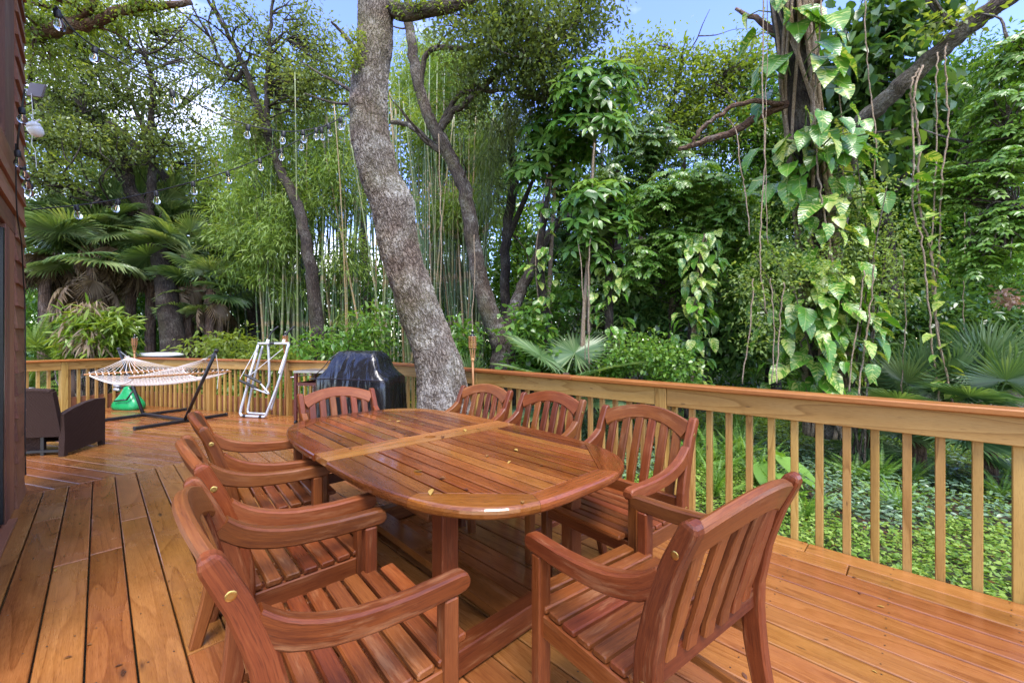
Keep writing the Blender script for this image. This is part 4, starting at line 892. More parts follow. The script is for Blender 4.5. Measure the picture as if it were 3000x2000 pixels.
def clusters(blobs):
    """blob = (x, y, Y, rx, ry on the sheet, depth radius in m, number) -> cluster centres"""
    out = []
    for x, y, Y, rx, ry, rz, n in blobs:
        c = at(x, y, Y); r = np.array([rx * Y / F2, rz, ry * Y / F2]); d = rdir(n) * (RNG.uniform(0, 1, n) ** .42)[:, None]; out.append(c + d * r)
    return np.concatenate(out)
def tuft(lv, cen, per, rc, L, Wr, flat=.6, droop=.25, tint=(0, 1), hang=0.0, lvar=.35):
    """a loose tuft of leaves round each centre"""
    n = len(cen) * per; c = np.repeat(cen, per, 0); o = RNG.normal(0, 1, (n, 3)) * rc * np.array([1, 1, flat]); 
    base = np.repeat(RNG.uniform(tint[0], tint[1], len(cen)), per)
    D = unit(o) * .7 + rdir(n) * .8; D[:, 2] -= droop + hang; D = unit(D); N = rdir(n) * .75 + np.array([0, 0, 1.0]) * (1 - hang * .6)
    Ls = L * RNG.uniform(1 - lvar, 1 + lvar, n); T = np.clip(base * .55 + RNG.uniform(0, 1, n) * .45, 0, 1) * .92 + (RNG.uniform(0, 1, n) > .985) * .08; lv.add(c + o, D, N, Ls, Ls * Wr, T); return lv
def spray(lv, cen, length, npair, L, Wr, droop=.5, tint=(0, 1), up=.2, per=3):
    """feathered twigs: leaflets in pairs along an arching stalk"""
    for c in cen:
        b = RNG.uniform(*tint)
        for q in range(per):
            a = RNG.uniform(0, 6.28); d = np.array([math.cos(a), math.sin(a), RNG.uniform(-.3, up + .3)]); t = np.linspace(.15, 1, npair); ln = length * RNG.uniform(.7, 1.2)
            P = c + d * (t * ln)[:, None]; P[:, 2] -= droop * ln * t * t; tang = unit(np.gradient(P, axis=0)); sd = unit(np.cross(tang, [0, 0, 1.0])); nr = np.cross(sd, tang)
            for s_ in (1, -1):
                D = tang * .55 + sd * s_ * .9 + np.array([0, 0, -.25]); lv.add(P, D, nr + rdir(npair) * .55 + np.array([0, -.35, 0]), L * (1 - .35 * np.abs(t - .5)) * RNG.uniform(.85, 1.15, npair), L * Wr, np.clip(b * .6 + RNG.uniform(0, .4, npair), 0, 1))
            lv.add(P[-1:], tang[-1:], nr[-1:], L, L * Wr, min(1, b))
    return lv
def bark_tube(pts, rads, n=12, per=6, wob=.0, uscale=1.0):
    """trunk skin with metric bark coordinates"""
    P = smooth_path(pts, per); m = len(P); r = np.interp(np.linspace(0, len(rads) - 1, m), np.arange(len(rads)), rads)
    if wob: P = P + RNG.normal(0, wob, P.shape) * np.minimum(1, np.arange(m) / 3)[:, None]
    V, f, G = tube(P, r, n); s = G[:, 0]; th = np.tile(np.arange(n) * 2 * np.pi / n, m); rm = np.repeat(r, n)
    BK = np.stack([np.cos(th) * rm, np.sin(th) * rm, s], 1) * uscale; return V, f, G, BK
class Bark:
    def __init__(s): s.mb = MB(); s.bk = []
    def limb(s, pts, rads, n=10, per=5, wob=0.0): V, f, G, BK = bark_tube(pts, rads, n, per, wob); s.mb.add(V, f, G); s.bk.append(BK); return s
    def obj(s, name, mat, parent=None):
        me = s.mb.mesh(name, mat, True); a = me.attributes.new('bk', 'FLOAT_VECTOR', 'POINT'); a.data.foreach_set('vector', np.concatenate(s.bk).astype(np.float32).ravel()); return link(name, me, parent)
def A3(lst): return [at(*p[:3]) for p in lst], [p[3] for p in lst]
def twigs(bk, cen, nodes, r=.010, frac=1.0, maxd=3.0):
    nodes = np.asarray(nodes)
    for c in cen:
        if RNG.uniform() > frac: continue
        d = np.linalg.norm(nodes - c, axis=1) + np.maximum(0, nodes[:, 2] - c[2]) * .6; k = int(np.argmin(d)); q = nodes[k]
        if d[k] > maxd or d[k] < .05: continue
        m = q + (c - q) * .5 + RNG.normal(0, .10 * d[k], 3); m2 = q + (c - q) * .8 + RNG.normal(0, .06 * d[k], 3); bk.limb([q, m, m2, c], [r * (1 + .9 * d[k]), r * (.8 + .5 * d[k]), r * .7, r * .35], 5, 3)
def densify(paths, step=.25):
    out = []
    for p in paths:
        p = smooth_path(p, 4); L = np.linalg.norm(np.diff(p, axis=0), axis=1).sum(); out.append(p[:: max(1, int(len(p) * step / max(L, .01)))])
    return np.concatenate(out)
def sub_limbs(bk, paths, per_path, lmin, lmax, r, up=.3):
    """extra forking boughs grown off the given limbs; returns their paths"""
    new = []
    for p in paths:
        q = smooth_path(p, 4)
        for _ in range(per_path):
            i = int(RNG.uniform(.35, .98) * (len(q) - 1)); t = unit(q[min(i + 1, len(q) - 1)] - q[max(i - 1, 0)]); d = unit(t * .6 + rdir(1)[0] * .9 + np.array([0, 0, up])); ln = RNG.uniform(lmin, lmax); pts = [q[i]]
            for k in range(4): d = unit(d + RNG.normal(0, .28, 3)); pts.append(pts[-1] + d * ln / 4)
            bk.limb(pts, [r, r * .8, r * .6, r * .42, r * .2], 6, 3); new.append(np.array(pts))
    return new
def tree(name, label, cat, group, limbs, blobs, barkm, leafm, per=60, rc=.22, L=.055, Wr=.5, style='tuft', forks=2, flen=(.5, 1.4), fr=.03, twfrac=1.0, tint=(0, 1), droop=.25, hang=0.0, lm=None, tr=.008, n=10, **k):
    paths = [A3(l)[0] for l in limbs]; b0 = paths[0][0]; root = thing(name, label, cat, (0, 0, 0), 0, group); root.location = (b0[0], b0[1], GZ); off = Vector((-b0[0], -b0[1], -GZ))
    bk = Bark()
    for l in limbs: p, r = A3(l); bk.limb(p, r, n, 6, .012 if len(p) > 3 else 0)
    ex = sub_limbs(bk, paths, forks, *flen, fr) if forks else []
    if blobs:
        cen = clusters(blobs); nodes = densify(paths + ex); twigs(bk, cen, nodes, tr, twfrac)
        lv = Leaves()
        if style == 'tuft': tuft(lv, cen, per, rc, L, Wr, tint=tint, droop=droop, hang=hang)
        else: spray(lv, cen, k.get('length', .4), k.get('npair', 6), L, Wr, droop=droop, tint=tint, per=per)
        o = lv.obj('crown', leafm, root, **(lm or {})); o.location = off
    t = bk.obj('trunk', barkm, root); t.location = off; return root
GT = 'trees behind the deck'
# ---- forest floor and the mass of wood far behind
base_l = Leaves()
n = 26000; xs = RNG.uniform(-34, 34, n); ys = RNG.uniform(16, 25, n); top = np.interp(xs, [-34, -20, -9, -5, 0, 6, 14, 34], [6.5, 6.0, 4.6, 5.5, 6.5, 8.0, 9.5, 9]) 
zs = GZ + (top - GZ) * RNG.uniform(0, 1, n) ** 1.25; d = np.stack([xs, ys, zs], 1)
cl = d[RNG.integers(0, n, 2600)]; c2 = np.repeat(cl, 40, 0) + RNG.normal(0, .55, (2600 * 40, 3)) * np.array([1, 1, .7])
base_l.add(c2, rdir(len(c2)) + np.array([0, 0, -.4]), rdir(len(c2)) + np.array([0, -.3, 1]), RNG.uniform(.14, .34, len(c2)), RNG.uniform(.07, .15, len(c2)), np.clip(np.repeat(RNG.uniform(0, .9, 2600), 40) * .6 + RNG.uniform(0, .4, len(c2)), 0, 1))
tag(base_l.obj('woodland', M['l_mid']), kind='stuff')
n = 1700; cu = np.stack([RNG.uniform(-22, 20, n), RNG.uniform(13, 16.5, n), GZ + RNG.uniform(0, 1, n) ** 1.25 * 4.4], 1); ul = Leaves(); tuft(ul, cu, 60, .34, .17, .40, droop=.4, tint=(-.1, .8)); tag(ul.obj('thicket', M['l_mid']), kind='stuff')
rootd = Bark()
for i in range(70):
    x, y = RNG.uniform(-26, 26), RNG.uniform(15, 25); h = RNG.uniform(3, 8); r = RNG.uniform(.05, .16); rootd.limb([(x, y, GZ - .05), (x + RNG.normal(0, .2), y, GZ + h * .5), (x + RNG.normal(0, .5), y, GZ + h)], [r, r * .8, r * .5], 7, 4)
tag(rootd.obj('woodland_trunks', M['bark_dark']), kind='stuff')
# ---- low plants on the forest floor outside the deck
def outside(P, m=.05): return (P[:, :2] @ NR > DR + m) | (P[:, :2] @ N2 > N2 @ C1 + m) | (P[:, 0] < -7.3)
def scatter(n, x0, x1, y0, y1): P = np.stack([RNG.uniform(x0, x1, n), RNG.uniform(y0, y1, n), np.full(n, GZ)], 1); return P[outside(P)]
from mathutils import noise as mnoise
def nz(P, s, o=0.0): return np.array([mnoise.noise(Vector((p[0] * s + o, p[1] * s - o, o))) for p in P])
P = scatter(62000, -1.5, 8.5, .4, 9.5); q = nz(P, .55, 3.1); far = (P[:, :2] @ NR - DR)
keep = (q + (far - 1.5) * .25 > -.10) & (RNG.uniform(0, 1, len(P)) < np.clip(1.3 - far / 6, .25, 1)); Z = P[keep]; n = len(Z); Z = Z + np.stack([np.zeros(n), np.zeros(n), RNG.uniform(.02, .20, n)], 1)
D = rdir(n, -.35, .45); zl = Leaves().add(Z, D, rdir(n) * .5 + np.array([-.12, -.15, 1]), RNG.uniform(.05, .085, n), RNG.uniform(.022, .034, n), RNG.uniform(0, 1, n)); tag(zl.obj('striped_ground_cover', M['zebra'], uv=True, six=True, fold=.12), kind='stuff')
G_ = P[~keep | (RNG.uniform(0, 1, len(P)) < .10)]; n = len(G_); gl = Leaves()
for k in range(3): gl.add(G_ + RNG.normal(0, .03, (n, 3)) * np.array([1, 1, 0]) + np.stack([np.zeros(n), np.zeros(n), RNG.uniform(.01, .13, n)], 1), rdir(n, -.3, .5), rdir(n) * .5 + np.array([0, 0, 1]), RNG.uniform(.02, .055, n), RNG.uniform(.014, .042, n), RNG.uniform(0, 1, n))
tag(gl.obj('ground_cover', M['l_cover']), kind='stuff')
P = scatter(15000, -13, -1, 6.0, 16); n = len(P); fl_ = Leaves().add(P + np.stack([np.zeros(n), np.zeros(n), RNG.uniform(.02, .3, n)], 1), rdir(n, -.2, .8), rdir(n) * .5 + np.array([0, 0, 1]), RNG.uniform(.06, .16, n), RNG.uniform(.025, .06, n), RNG.uniform(0, 1, n)); tag(fl_.obj('undergrowth', M['l_bright']), kind='stuff')
path_o = MB().add([(-14, 9.0, 0), (-3.2, 8.6, 0), (-2.6, 10.2, 0), (-14, 11.4, 0)], [(0, 1, 2, 3)]).obj('path', M['path'], loc=(0, 0, GZ + .006)); tag(path_o, kind='structure')
P = scatter(5000, -1, 6.5, .4, 6); n = len(P); ll = Leaves().add(P + np.stack([np.zeros(n), np.zeros(n), RNG.uniform(.005, .03, n)], 1), rdir(n, -.1, .1), rdir(n) * .3 + np.array([0, 0, 1]), RNG.uniform(.03, .07, n), RNG.uniform(.015, .03, n), RNG.uniform(0, .6, n)); tag(ll.obj('leaf_litter', M['l_dry']), kind='stuff')
# ---- the big leaning oak in the deck
OD = 4.42
oak_c = [(1018, 1150), (1021, 1010), (1020, 930), (1014, 870), (996, 800), (975, 745), (957, 700), (941, 645), (927, 600), (914, 560), (904, 510), (894, 470), (881, 430), (867, 380), (853, 320), (847, 255), (850, 190), (859, 105), (865, 20), (868, -60), (870, -140)]
oak_w = [140, 130, 122, 110, 98, 94, 92, 89, 87, 86, 86, 86, 87, 86, 83, 83, 79, 77, 80, 82, 82]
oak = thing('oak_tree', 'huge leaning oak with furrowed grey bark rising through the deck', 'tree', (0, 0, GZ), 0)
op = [at(x, y, OD + .35 * (i / 20) ** 2 - (.0 if i else 0)) for i, (x, y) in enumerate(oak_c)]; orad = [w / 2 / F2 * p[1] * (1.0) for w, p in zip(oak_w, op)]
op[0] = np.array([op[0][0] + .03, op[0][1], GZ - .02]); oak.location = (op[0][0], op[0][1], GZ); ooff = Vector((-op[0][0], -op[0][1], -GZ))
def oak_trunk():
    V, f, G, BK = bark_tube(op, orad, 120, 22); V = V.copy()
    # burl on the right-hand side and low swellings
    def bump_at(c, rad, h):
        nonlocal V
        c = np.asarray(c); d = np.linalg.norm(V - c, axis=1); w = np.exp(-(d / rad) ** 2); ax = np.repeat(smooth_path(op, 22), 120, 0); V = V + unit(V - ax) * (w * h)[:, None]
    Y0 = OD; bump_at(at(958, 432, Y0 - .03), .20, .10); bump_at(at(940, 470, Y0 - .05), .25, .04); bump_at(at(958, 395, Y0), .12, .03); bump_at(at(843, 222, Y0 - .2), .07, .035); bump_at(at(870, 232, Y0 - .22), .06, .03); bump_at(at(842, 290, Y0 - .2), .06, .03); bump_at(at(838, 365, Y0 - .2), .06, .025); bump_at(at(812, 230, Y0), .08, .05); bump_at(at(815, 115, Y0), .08, .05)
    ax = np.repeat(smooth_path(op, 22), 120, 0); low = np.clip((.35 - V[:, 2]) / .9, 0, 1); th = np.arctan2(V[:, 1] - ax[:, 1], V[:, 0] - ax[:, 0]); V = V + unit(V - ax) * (low * (.10 + .06 * np.sin(th * 5 + 1)))[:, None]
    V = V + unit(V - ax) * np.array([.018 * mnoise.noise(Vector(p * 3.1)) + .008 * mnoise.noise(Vector(p * 9)) for p in V])[:, None]
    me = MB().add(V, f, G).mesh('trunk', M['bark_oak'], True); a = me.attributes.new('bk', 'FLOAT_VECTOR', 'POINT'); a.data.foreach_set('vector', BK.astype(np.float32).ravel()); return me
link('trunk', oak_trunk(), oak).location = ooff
lb = Bark(); lb.limb(*A3([(895, 15, OD + .25, .10), (930, 30, OD + .2, .085), (985, 22, OD + .15, .075), (1050, 8, OD + .1, .07), (1140, -40, OD, .06)]), 16, 8); lb.limb(*A3([(820, 120, OD + .2, .03), (790, 80, OD + .2, .02), (760, 50, OD + .1, .01)]), 8, 5); lb.limb(*A3([(815, 215, OD + .2, .025), (775, 190, OD + .3, .018), (735, 170, OD + .4, .012), (690, 140, OD + .4, .006)]), 8, 5); lb.limb(*A3([(812, 240, OD + .2, .02), (760, 235, OD + .3, .013), (700, 215, OD + .4, .007)]), 8, 5)
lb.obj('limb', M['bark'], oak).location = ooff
moss = Leaves(); mc = np.stack([at(812 + RNG.normal(0, 8), 100 + RNG.uniform(-30, 60), OD - .05) for _ in range(40)]); tuft(moss, mc, 14, .03, .045, .3, tint=(.4, 1)); mc = np.stack([at(RNG.uniform(905, 1080), 8 + RNG.normal(0, 10), OD + .1) for _ in range(60)]); tuft(moss, mc, 14, .035, .05, .3, tint=(.2, .8))
moss.obj('fern_growth', M['l_bright'], oak).location = ooff
# ---- live oaks on the left
tree('live_oak', 'tall live oak with a thick curved trunk among the fan palms on the left', 'tree', GT, [[(404, 940, 10.6, .34), (402, 830, 10.6, .29), (388, 700, 10.6, .25), (360, 560, 10.6, .20), (328, 480, 10.6, .165), (298, 430, 10.5, .135), (285, 350, 10.4, .10), (240, 300, 10.2, .09), (180, 250, 10, .06), (110, 215, 9.7, .03)], [(335, 500, 10.6, .12), (350, 420, 10.6, .10), (345, 300, 10.5, .07), (352, 200, 10.3, .06), (330, 110, 10, .03)], [(298, 430, 10.5, .13), (240, 370, 10.2, .09), (150, 330, 9.8, .06), (70, 320, 9.4, .03)], [(330, 490, 10.6, .10), (260, 480, 10.2, .09), (190, 440, 9.8, .06), (90, 420, 9.3, .03)]],
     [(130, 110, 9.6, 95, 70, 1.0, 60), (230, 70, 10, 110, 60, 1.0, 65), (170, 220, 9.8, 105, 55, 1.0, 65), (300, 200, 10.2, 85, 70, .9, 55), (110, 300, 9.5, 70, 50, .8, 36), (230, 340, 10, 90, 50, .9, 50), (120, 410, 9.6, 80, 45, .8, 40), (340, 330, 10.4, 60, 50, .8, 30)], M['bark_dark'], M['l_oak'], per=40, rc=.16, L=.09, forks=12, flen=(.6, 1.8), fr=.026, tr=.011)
tree('live_oak', 'slender live oak leaning far to the left across the sky gap', 'tree', GT, [[(610, 900, 12.5, .24), (560, 640, 12.3, .19), (490, 560, 12.1, .165), (430, 480, 12, .15), (370, 400, 11.9, .135), (310, 335, 11.8, .115), (240, 275, 11.7, .09), (170, 245, 11.5, .06), (90, 225, 11.3, .03)], [(345, 370, 11.9, .09), (330, 300, 11.8, .07), (290, 200, 11.7, .045), (250, 110, 11.6, .02)]],
     [(420, 110, 12, 90, 75, 1.1, 55), (400, 250, 12, 70, 70, 1, 36), (60, 200, 11.3, 60, 90, .9, 30), (450, 360, 12.2, 60, 45, 1, 22), (320, 400, 12, 80, 40, 1, 24), (200, 160, 11.6, 90, 60, 1, 34)], M['bark_dark'], M['l_oak'], per=48, rc=.26, L=.10, forks=9, flen=(.8, 2), fr=.03, tr=.012, tint=(.1, 1))
tree('live_oak', 'dark upright oak with bare forked boughs against the sky behind the bamboo', 'tree', GT, [[(742, 930, 9.6, .21), (738, 820, 9.6, .17), (724, 700, 9.6, .15), (708, 580, 9.6, .13), (682, 470, 9.8, .12), (640, 380, 10.2, .11), (606, 290, 10.1, .09), (575, 190, 10, .07), (545, 120, 9.9, .055), (490, 20, 9.8, .04), (450, -40, 9.7, .02)], [(618, 315, 10.1, .08), (612, 220, 10.1, .06), (618, 110, 10, .045), (626, 10, 10, .03), (640, -60, 10, .02)], [(560, 160, 10, .05), (530, 180, 10, .04), (470, 60, 10, .02)]],
     [(560, 60, 10, 60, 50, .8, 18), (520, 180, 10.2, 55, 60, .8, 26), (690, 70, 10.4, 70, 70, .9, 34), (760, 150, 10.2, 60, 60, .8, 34), (700, 220, 10.3, 80, 50, .9, 36), (590, 300, 10.3, 60, 50, .8, 28), (640, 160, 10.4, 50, 60, .8, 20)], M['bark_dark'], M['l_oak'], per=50, rc=.20, L=.09, forks=10, flen=(.6, 1.8), fr=.026, tr=.010, tint=(.1, 1))
tree('live_oak', 'oak bough covered with lichen and fern reaching in at the top left corner', 'tree', GT, [[(-700, 1000, 7.5, .3), (-500, 600, 7.2, .26), (-250, 250, 6.7, .2), (-60, 110, 6.3, .12), (60, 88, 6.1, .095), (150, 60, 5.9, .085), (210, 55, 5.85, .065), (270, 25, 5.8, .06), (350, 12, 5.8, .05), (440, 8, 5.8, .035)], [(150, 60, 5.9, .06), (200, 30, 5.8, .05), (230, -20, 5.8, .03)]],
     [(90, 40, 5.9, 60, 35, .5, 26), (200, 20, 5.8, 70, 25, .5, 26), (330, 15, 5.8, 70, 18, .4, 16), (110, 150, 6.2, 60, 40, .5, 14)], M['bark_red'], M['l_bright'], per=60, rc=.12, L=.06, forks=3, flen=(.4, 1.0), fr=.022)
for i, (x, y, Y, rx, ry, nn) in enumerate([(120, 330, 15, 190, 130, 70), (330, 430, 16, 160, 130, 70), (560, 420, 15.5, 130, 150, 80), (640, 230, 16, 120, 120, 50), (830, 330, 15, 150, 190, 80), (1080, 420, 16, 150, 160, 90), (1000, 240, 15, 120, 110, 60)]):
    tree('background_tree', ['pale leafy tree far back at the left edge', 'pale leafy tree seen beyond the fan palms', 'light green tree beyond the bamboo', 'airy light green tree high behind the forked dark oak', 'bright tree right behind the leaning oak trunk', 'yellow-green tree behind the forked trunk', 'light tree above the bamboo clump'][i], 'tree', GT, [[(x + 20, 900, Y, .2), (x + 10, 650, Y, .16), (x, y + ry * .5, Y, .12), (x - 15, y - ry * .3, Y, .07), (x, y - ry * .8, Y, .03)]],
         [(x, y, Y, rx, ry, 1.4, nn), (x, y, Y, rx, ry, 1.4, nn)], M['bark_dark'], M['l_bright'], per=44, rc=.42, L=.16, forks=5, flen=(.9, 2.2), fr=.04, twfrac=.5, tint=(.3, 1))
BGR = [(1190, 520, 90, 200, 90), (1390, 470, 120, 200, 120), (1580, 430, 120, 210, 130), (1760, 450, 120, 230, 130), (1940, 430, 120, 260, 140), (2120, 420, 120, 270, 140), (2300, 420, 110, 290, 140)]
BGL = ['leafy tree far behind the dark strap-leaved tree', 'leafy tree far behind the umbrella trees', 'leafy tree far behind the bright compound-leaved tree', 'leafy tree far behind the long boughs', 'leafy tree far behind the massive vine-wrapped trunk', 'leafy tree far behind the slanting bough', 'leafy tree far back at the right edge']
for (x, y, rx, ry, nn), lab in zip(BGR, BGL):
    tree('background_tree', lab, 'tree', GT, [[(x + 10, 930, 12.6, .14), (x, 650, 12.6, .11), (x - 10, y - ry * .2, 12.6, .08), (x, y - ry * .8, 12.6, .03)]], [(x, y + 60, 12.6, rx, ry, 1.2, nn), (x, y + 200, 12.4, rx, 130, 1.0, nn // 2)], M['bark_dark'], M['l_mid'], per=60, rc=.30, L=.15, Wr=.42, forks=4, flen=(.8, 2), fr=.03, twfrac=.4, tint=(-.1, .95))
# ---- bamboo
def bamboo(label, spots, hgt, blobs, per=120):
    c0 = at(spots[0][0], 832, spots[0][1]); root = thing('bamboo_clump', label, 'bamboo', (c0[0], c0[1], GZ), 0, 'bamboo clumps')
    var = []
    for v in range(5):
        h = hgt * RNG.uniform(.85, 1.1); ln = RNG.normal(0, .25, 2); b = RNG.normal(0, 1, 2); p = [(ln[0] * t * h / 4 + b[0] * .25 * t * t, ln[1] * t * h / 4 + b[1] * .25 * t * t, t * h) for t in np.linspace(0, 1, 9)]; var.append(MB().tube(p, np.linspace(.034, .014, 9), 8).mesh('culm', M['culm'], True))
    for x, Y in spots:
        p = at(x, 832, Y); link('culm', random.choice(var), root, (p[0] - c0[0], p[1] - c0[1], -.02), (random.uniform(-.06, .06), random.uniform(-.06, .06), random.uniform(0, 6.28)), (1, 1, 1) if random.random() < .5 else (.8, .8, 1))
    cen = clusters(blobs); lv = Leaves(); tuft(lv, cen, per, .19, .17, .14, flat=.75, droop=.35, hang=.25, tint=(.15, 1.1)); lv.obj('foliage', M['l_bamboo'], root).location = (-c0[0], -c0[1], -GZ)
    br = MB()
    for c in cen[::3]: br.tube([c + np.array([RNG.normal(0, .2), .3, -.5]), c + np.array([0, .1, -.05]), c], .006, 4)
    tag(br.obj('branch', M['culm'], root), kind='stuff').location = (-c0[0], -c0[1], -GZ); return root
sp = [(RNG.uniform(600, 830), RNG.uniform(10.5, 13)) for _ in range(105)] + [(RNG.uniform(440, 620), RNG.uniform(12, 14)) for _ in range(26)]
bamboo('feathery light green bamboo clump left of the oak trunk', sp, 7.5, [(640, 410, 10.8, 115, 85, 1.0, 70), (570, 500, 10.6, 75, 80, .8, 50), (630, 560, 10.5, 75, 60, .7, 60), (770, 430, 11, 70, 110, 1, 66), (790, 590, 11, 50, 80, .9, 26), (570, 610, 10.8, 60, 50, .7, 26), (650, 650, 10.8, 60, 40, .7, 18), (720, 320, 11.4, 100, 80, 1, 54), (590, 340, 11.4, 80, 70, .9, 36), (500, 450, 12.5, 70, 80, .9, 24), (820, 740, 11, 40, 50, .8, 8), (680, 500, 10.7, 60, 60, .7, 40)], 95)
sp = [(RNG.uniform(975, 1110), RNG.uniform(9.6, 11.5)) for _ in range(80)] + [(RNG.uniform(850, 980), RNG.uniform(10.5, 12)) for _ in range(40)]
bamboo('taller bamboo clump between the oak trunk and the forked tree', sp, 8.0, [(1040, 190, 10.5, 90, 90, 1, 56), (1000, 330, 10.6, 60, 80, .8, 40), (1120, 330, 10.4, 70, 90, .9, 50), (1090, 480, 10.3, 60, 70, .7, 26), (1010, 500, 10.4, 50, 60, .6, 18), (960, 150, 10.8, 60, 80, .9, 30)])
# ---- forked tree and its dark companions
tree('forked_tree', 'forked grey-brown tree behind the torch with two spreading trunks', 'tree', GT, [[(1156, 960, 8, .27), (1155, 850, 8, .245), (1152, 790, 8, .23), (1125, 720, 8, .19), (1102, 640, 8, .165), (1085, 550, 8, .15), (1068, 440, 8, .14), (1040, 370, 8, .13), (1000, 300, 8, .12), (970, 230, 8, .11), (950, 130, 8, .10), (938, 40, 8, .09), (930, -60, 8, .07)], [(1155, 815, 8, .16), (1172, 740, 8, .13), (1195, 670, 8.05, .115), (1230, 600, 8.1, .10), (1265, 530, 8.2, .08), (1320, 480, 8.3, .05)], [(1005, 305, 8, .08), (1040, 260, 7.9, .065), (1090, 220, 7.8, .055), (1160, 150, 7.6, .045), (1240, 110, 7.4, .03), (1300, 60, 7.3, .02)], [(1030, 350, 8, .09), (990, 330, 8.1, .07), (945, 290, 8.2, .055), (900, 280, 8.3, .04)], [(1010, 290, 8, .05), (1060, 215, 7.9, .045), (1130, 210, 7.8, .035), (1200, 200, 7.7, .02)], [(965, 220, 8, .06), (985, 120, 7.9, .05), (1080, 110, 7.6, .04), (1170, 60, 7.4, .025)]],
     [(1090, 60, 7.4, 120, 90, 1.0, 60), (1200, 40, 7.2, 150, 90, 1.0, 90), (1270, 120, 7.3, 110, 90, .9, 60), (1180, 150, 7.4, 120, 80, 1, 60), (1330, 30, 7.2, 90, 70, .8, 36), (1250, 210, 7.6, 100, 70, .8, 40), (1080, 200, 7.8, 80, 60, .8, 26)], M['bark'], M['l_oak'], per=46, rc=.17, L=.085, forks=3, flen=(.4, 1.2), fr=.022, tint=(0, .55))
tree('dark_trunk_tree', 'straight dark tree with hanging strap leaves behind the forked tree', 'tree', GT, [[(1168, 950, 9.2, .14), (1165, 800, 9.2, .115), (1160, 640, 9.2, .11), (1165, 520, 9.2, .11), (1180, 420, 9.2, .10), (1172, 320, 9.2, .08), (1160, 240, 9.2, .05)], [(1162, 560, 9.2, .07), (1200, 470, 9.1, .06), (1230, 400, 9, .03)]],
     [(1150, 330, 9, 55, 80, .6, 24), (1190, 280, 8.9, 50, 60, .6, 22), (1140, 440, 9, 40, 60, .5, 10)], M['bark_dark'], M['l_oak'], per=34, rc=.18, L=.34, Wr=.06, forks=2, tint=(.1, .9), droop=.9, hang=.8)
# ---- fan palms
def fan_mesh(name, nseg, Rl, span, pet, mat, droop=.25, fold=.05, narrow=1.0, seed=0, petmat=True):
    rs = np.random.default_rng(seed); V = [(pet, 0, 0)]; f = []; T = [.3]; sp_ = R(span)
    for k in range(nseg):
        a = -sp_ / 2 + sp_ * (k + .5) / nseg; da = sp_ / nseg / 2; ln = Rl * (.72 + .28 * math.cos(a * .55)) * rs.uniform(.93, 1.05); r5 = ln * .52
        def pt(r, an, z_): return (pet + r * math.cos(an), r * math.sin(an) * narrow, z_ - droop * (r / Rl) ** 2 * Rl * (.6 + .4 * abs(math.sin(a))) + .10 * Rl * abs(math.sin(an)) * (r / Rl))
        b = len(V); V += [pt(r5, a - da, -fold * .5), pt(r5, a, fold * .5), pt(r5, a + da, -fold * .5), pt(ln * .8, a - da * .42, 0), pt(ln * .8, a + da * .42, 0), pt(ln, a + rs.normal(0, .02), -.04 * Rl - droop * .3 * rs.uniform(0, 1))]
        t = float(np.clip(.45 + rs.normal(0, .22), 0, 1)); T += [t] * 6
        f += [(0, b, b + 1), (0, b + 1, b + 2), (b, b + 3, b + 1), (b + 1, b + 4, b + 2), (b + 1, b + 3, b + 5), (b + 1, b + 5, b + 4)]
    mb = MB().add(V, f); n0 = len(V)
    v2, f2, g2 = tube([(0, 0, 0), (pet * .5, 0, .02), (pet, 0, 0)], [.016, .012, .008], 5); mb.add(v2, f2, g2)
    me = mb.mesh(name, mat); t = me.attributes.new('tint', 'FLOAT', 'POINT'); t.data.foreach_set('value', T + [.7] * len(v2)); return me
FAN = [fan_mesh('frond', 34, .80, 250, .75, M['l_palm'], .22, .03, 1, s) for s in range(4)]
FAND = [fan_mesh('dead_frond', 24, .78, 170, .5, M['l_dead'], .5, .05, .55, s + 20) for s in range(3)]
FANS = [fan_mesh('frond', 40, .78, 285, .8, M['l_silver'], .10, .025, 1, s + 40) for s in range(4)]
def orient(d, roll=0.0):
    d = Vector(d).normalized(); up = Vector((0, 0, 1)); y = up.cross(d); y = y.normalized() if y.length > 1e-3 else Vector((0, 1, 0)); z_ = d.cross(y); m = Matrix((d, y, z_)).transposed(); return m @ Matrix.Rotation(roll, 3, 'X')
def fan_palm(label, base, h, ng, nd, scale=1.0, lean=(0, 0), tr=.12, els=(-25, 75), group='fan palms'):
    root = thing('fan_palm', label, 'palm', (base[0], base[1], GZ), 0, group); top = np.array([lean[0], lean[1], h])
    bk = Bark(); bk.limb([(0, 0, -.02), top * .5 + np.array([lean[0] * -.2, 0, 0]), top], [tr * 1.15, tr, tr * .9], 10, 6); bk.obj('trunk', M['palm_bark'], root)
    for i in range(ng):
        az = i * 2.39996 + random.uniform(-.3, .3); el = R(random.uniform(*els)); d = (math.cos(az) * math.cos(el), math.sin(az) * math.cos(el), math.sin(el)); link('frond', random.choice(FAN), root, tuple(top + np.array(d) * .06), orient(d, random.uniform(-.5, .5)).to_4x4(), scale * random.uniform(.8, 1.1))
    for i in range(nd):
        az = i * 2.39996 + 1; el = R(random.uniform(-84, -48)); d = (math.cos(az) * math.cos(el), math.sin(az) * math.cos(el), math.sin(el)); link('dead_frond', random.choice(FAND), root, tuple(top + np.array((d[0], d[1], 0)) * tr - np.array([0, 0, random.uniform(0, .45)])), orient(d, random.uniform(-.7, .7)).to_4x4(), scale * random.uniform(.8, 1.1))
    return root
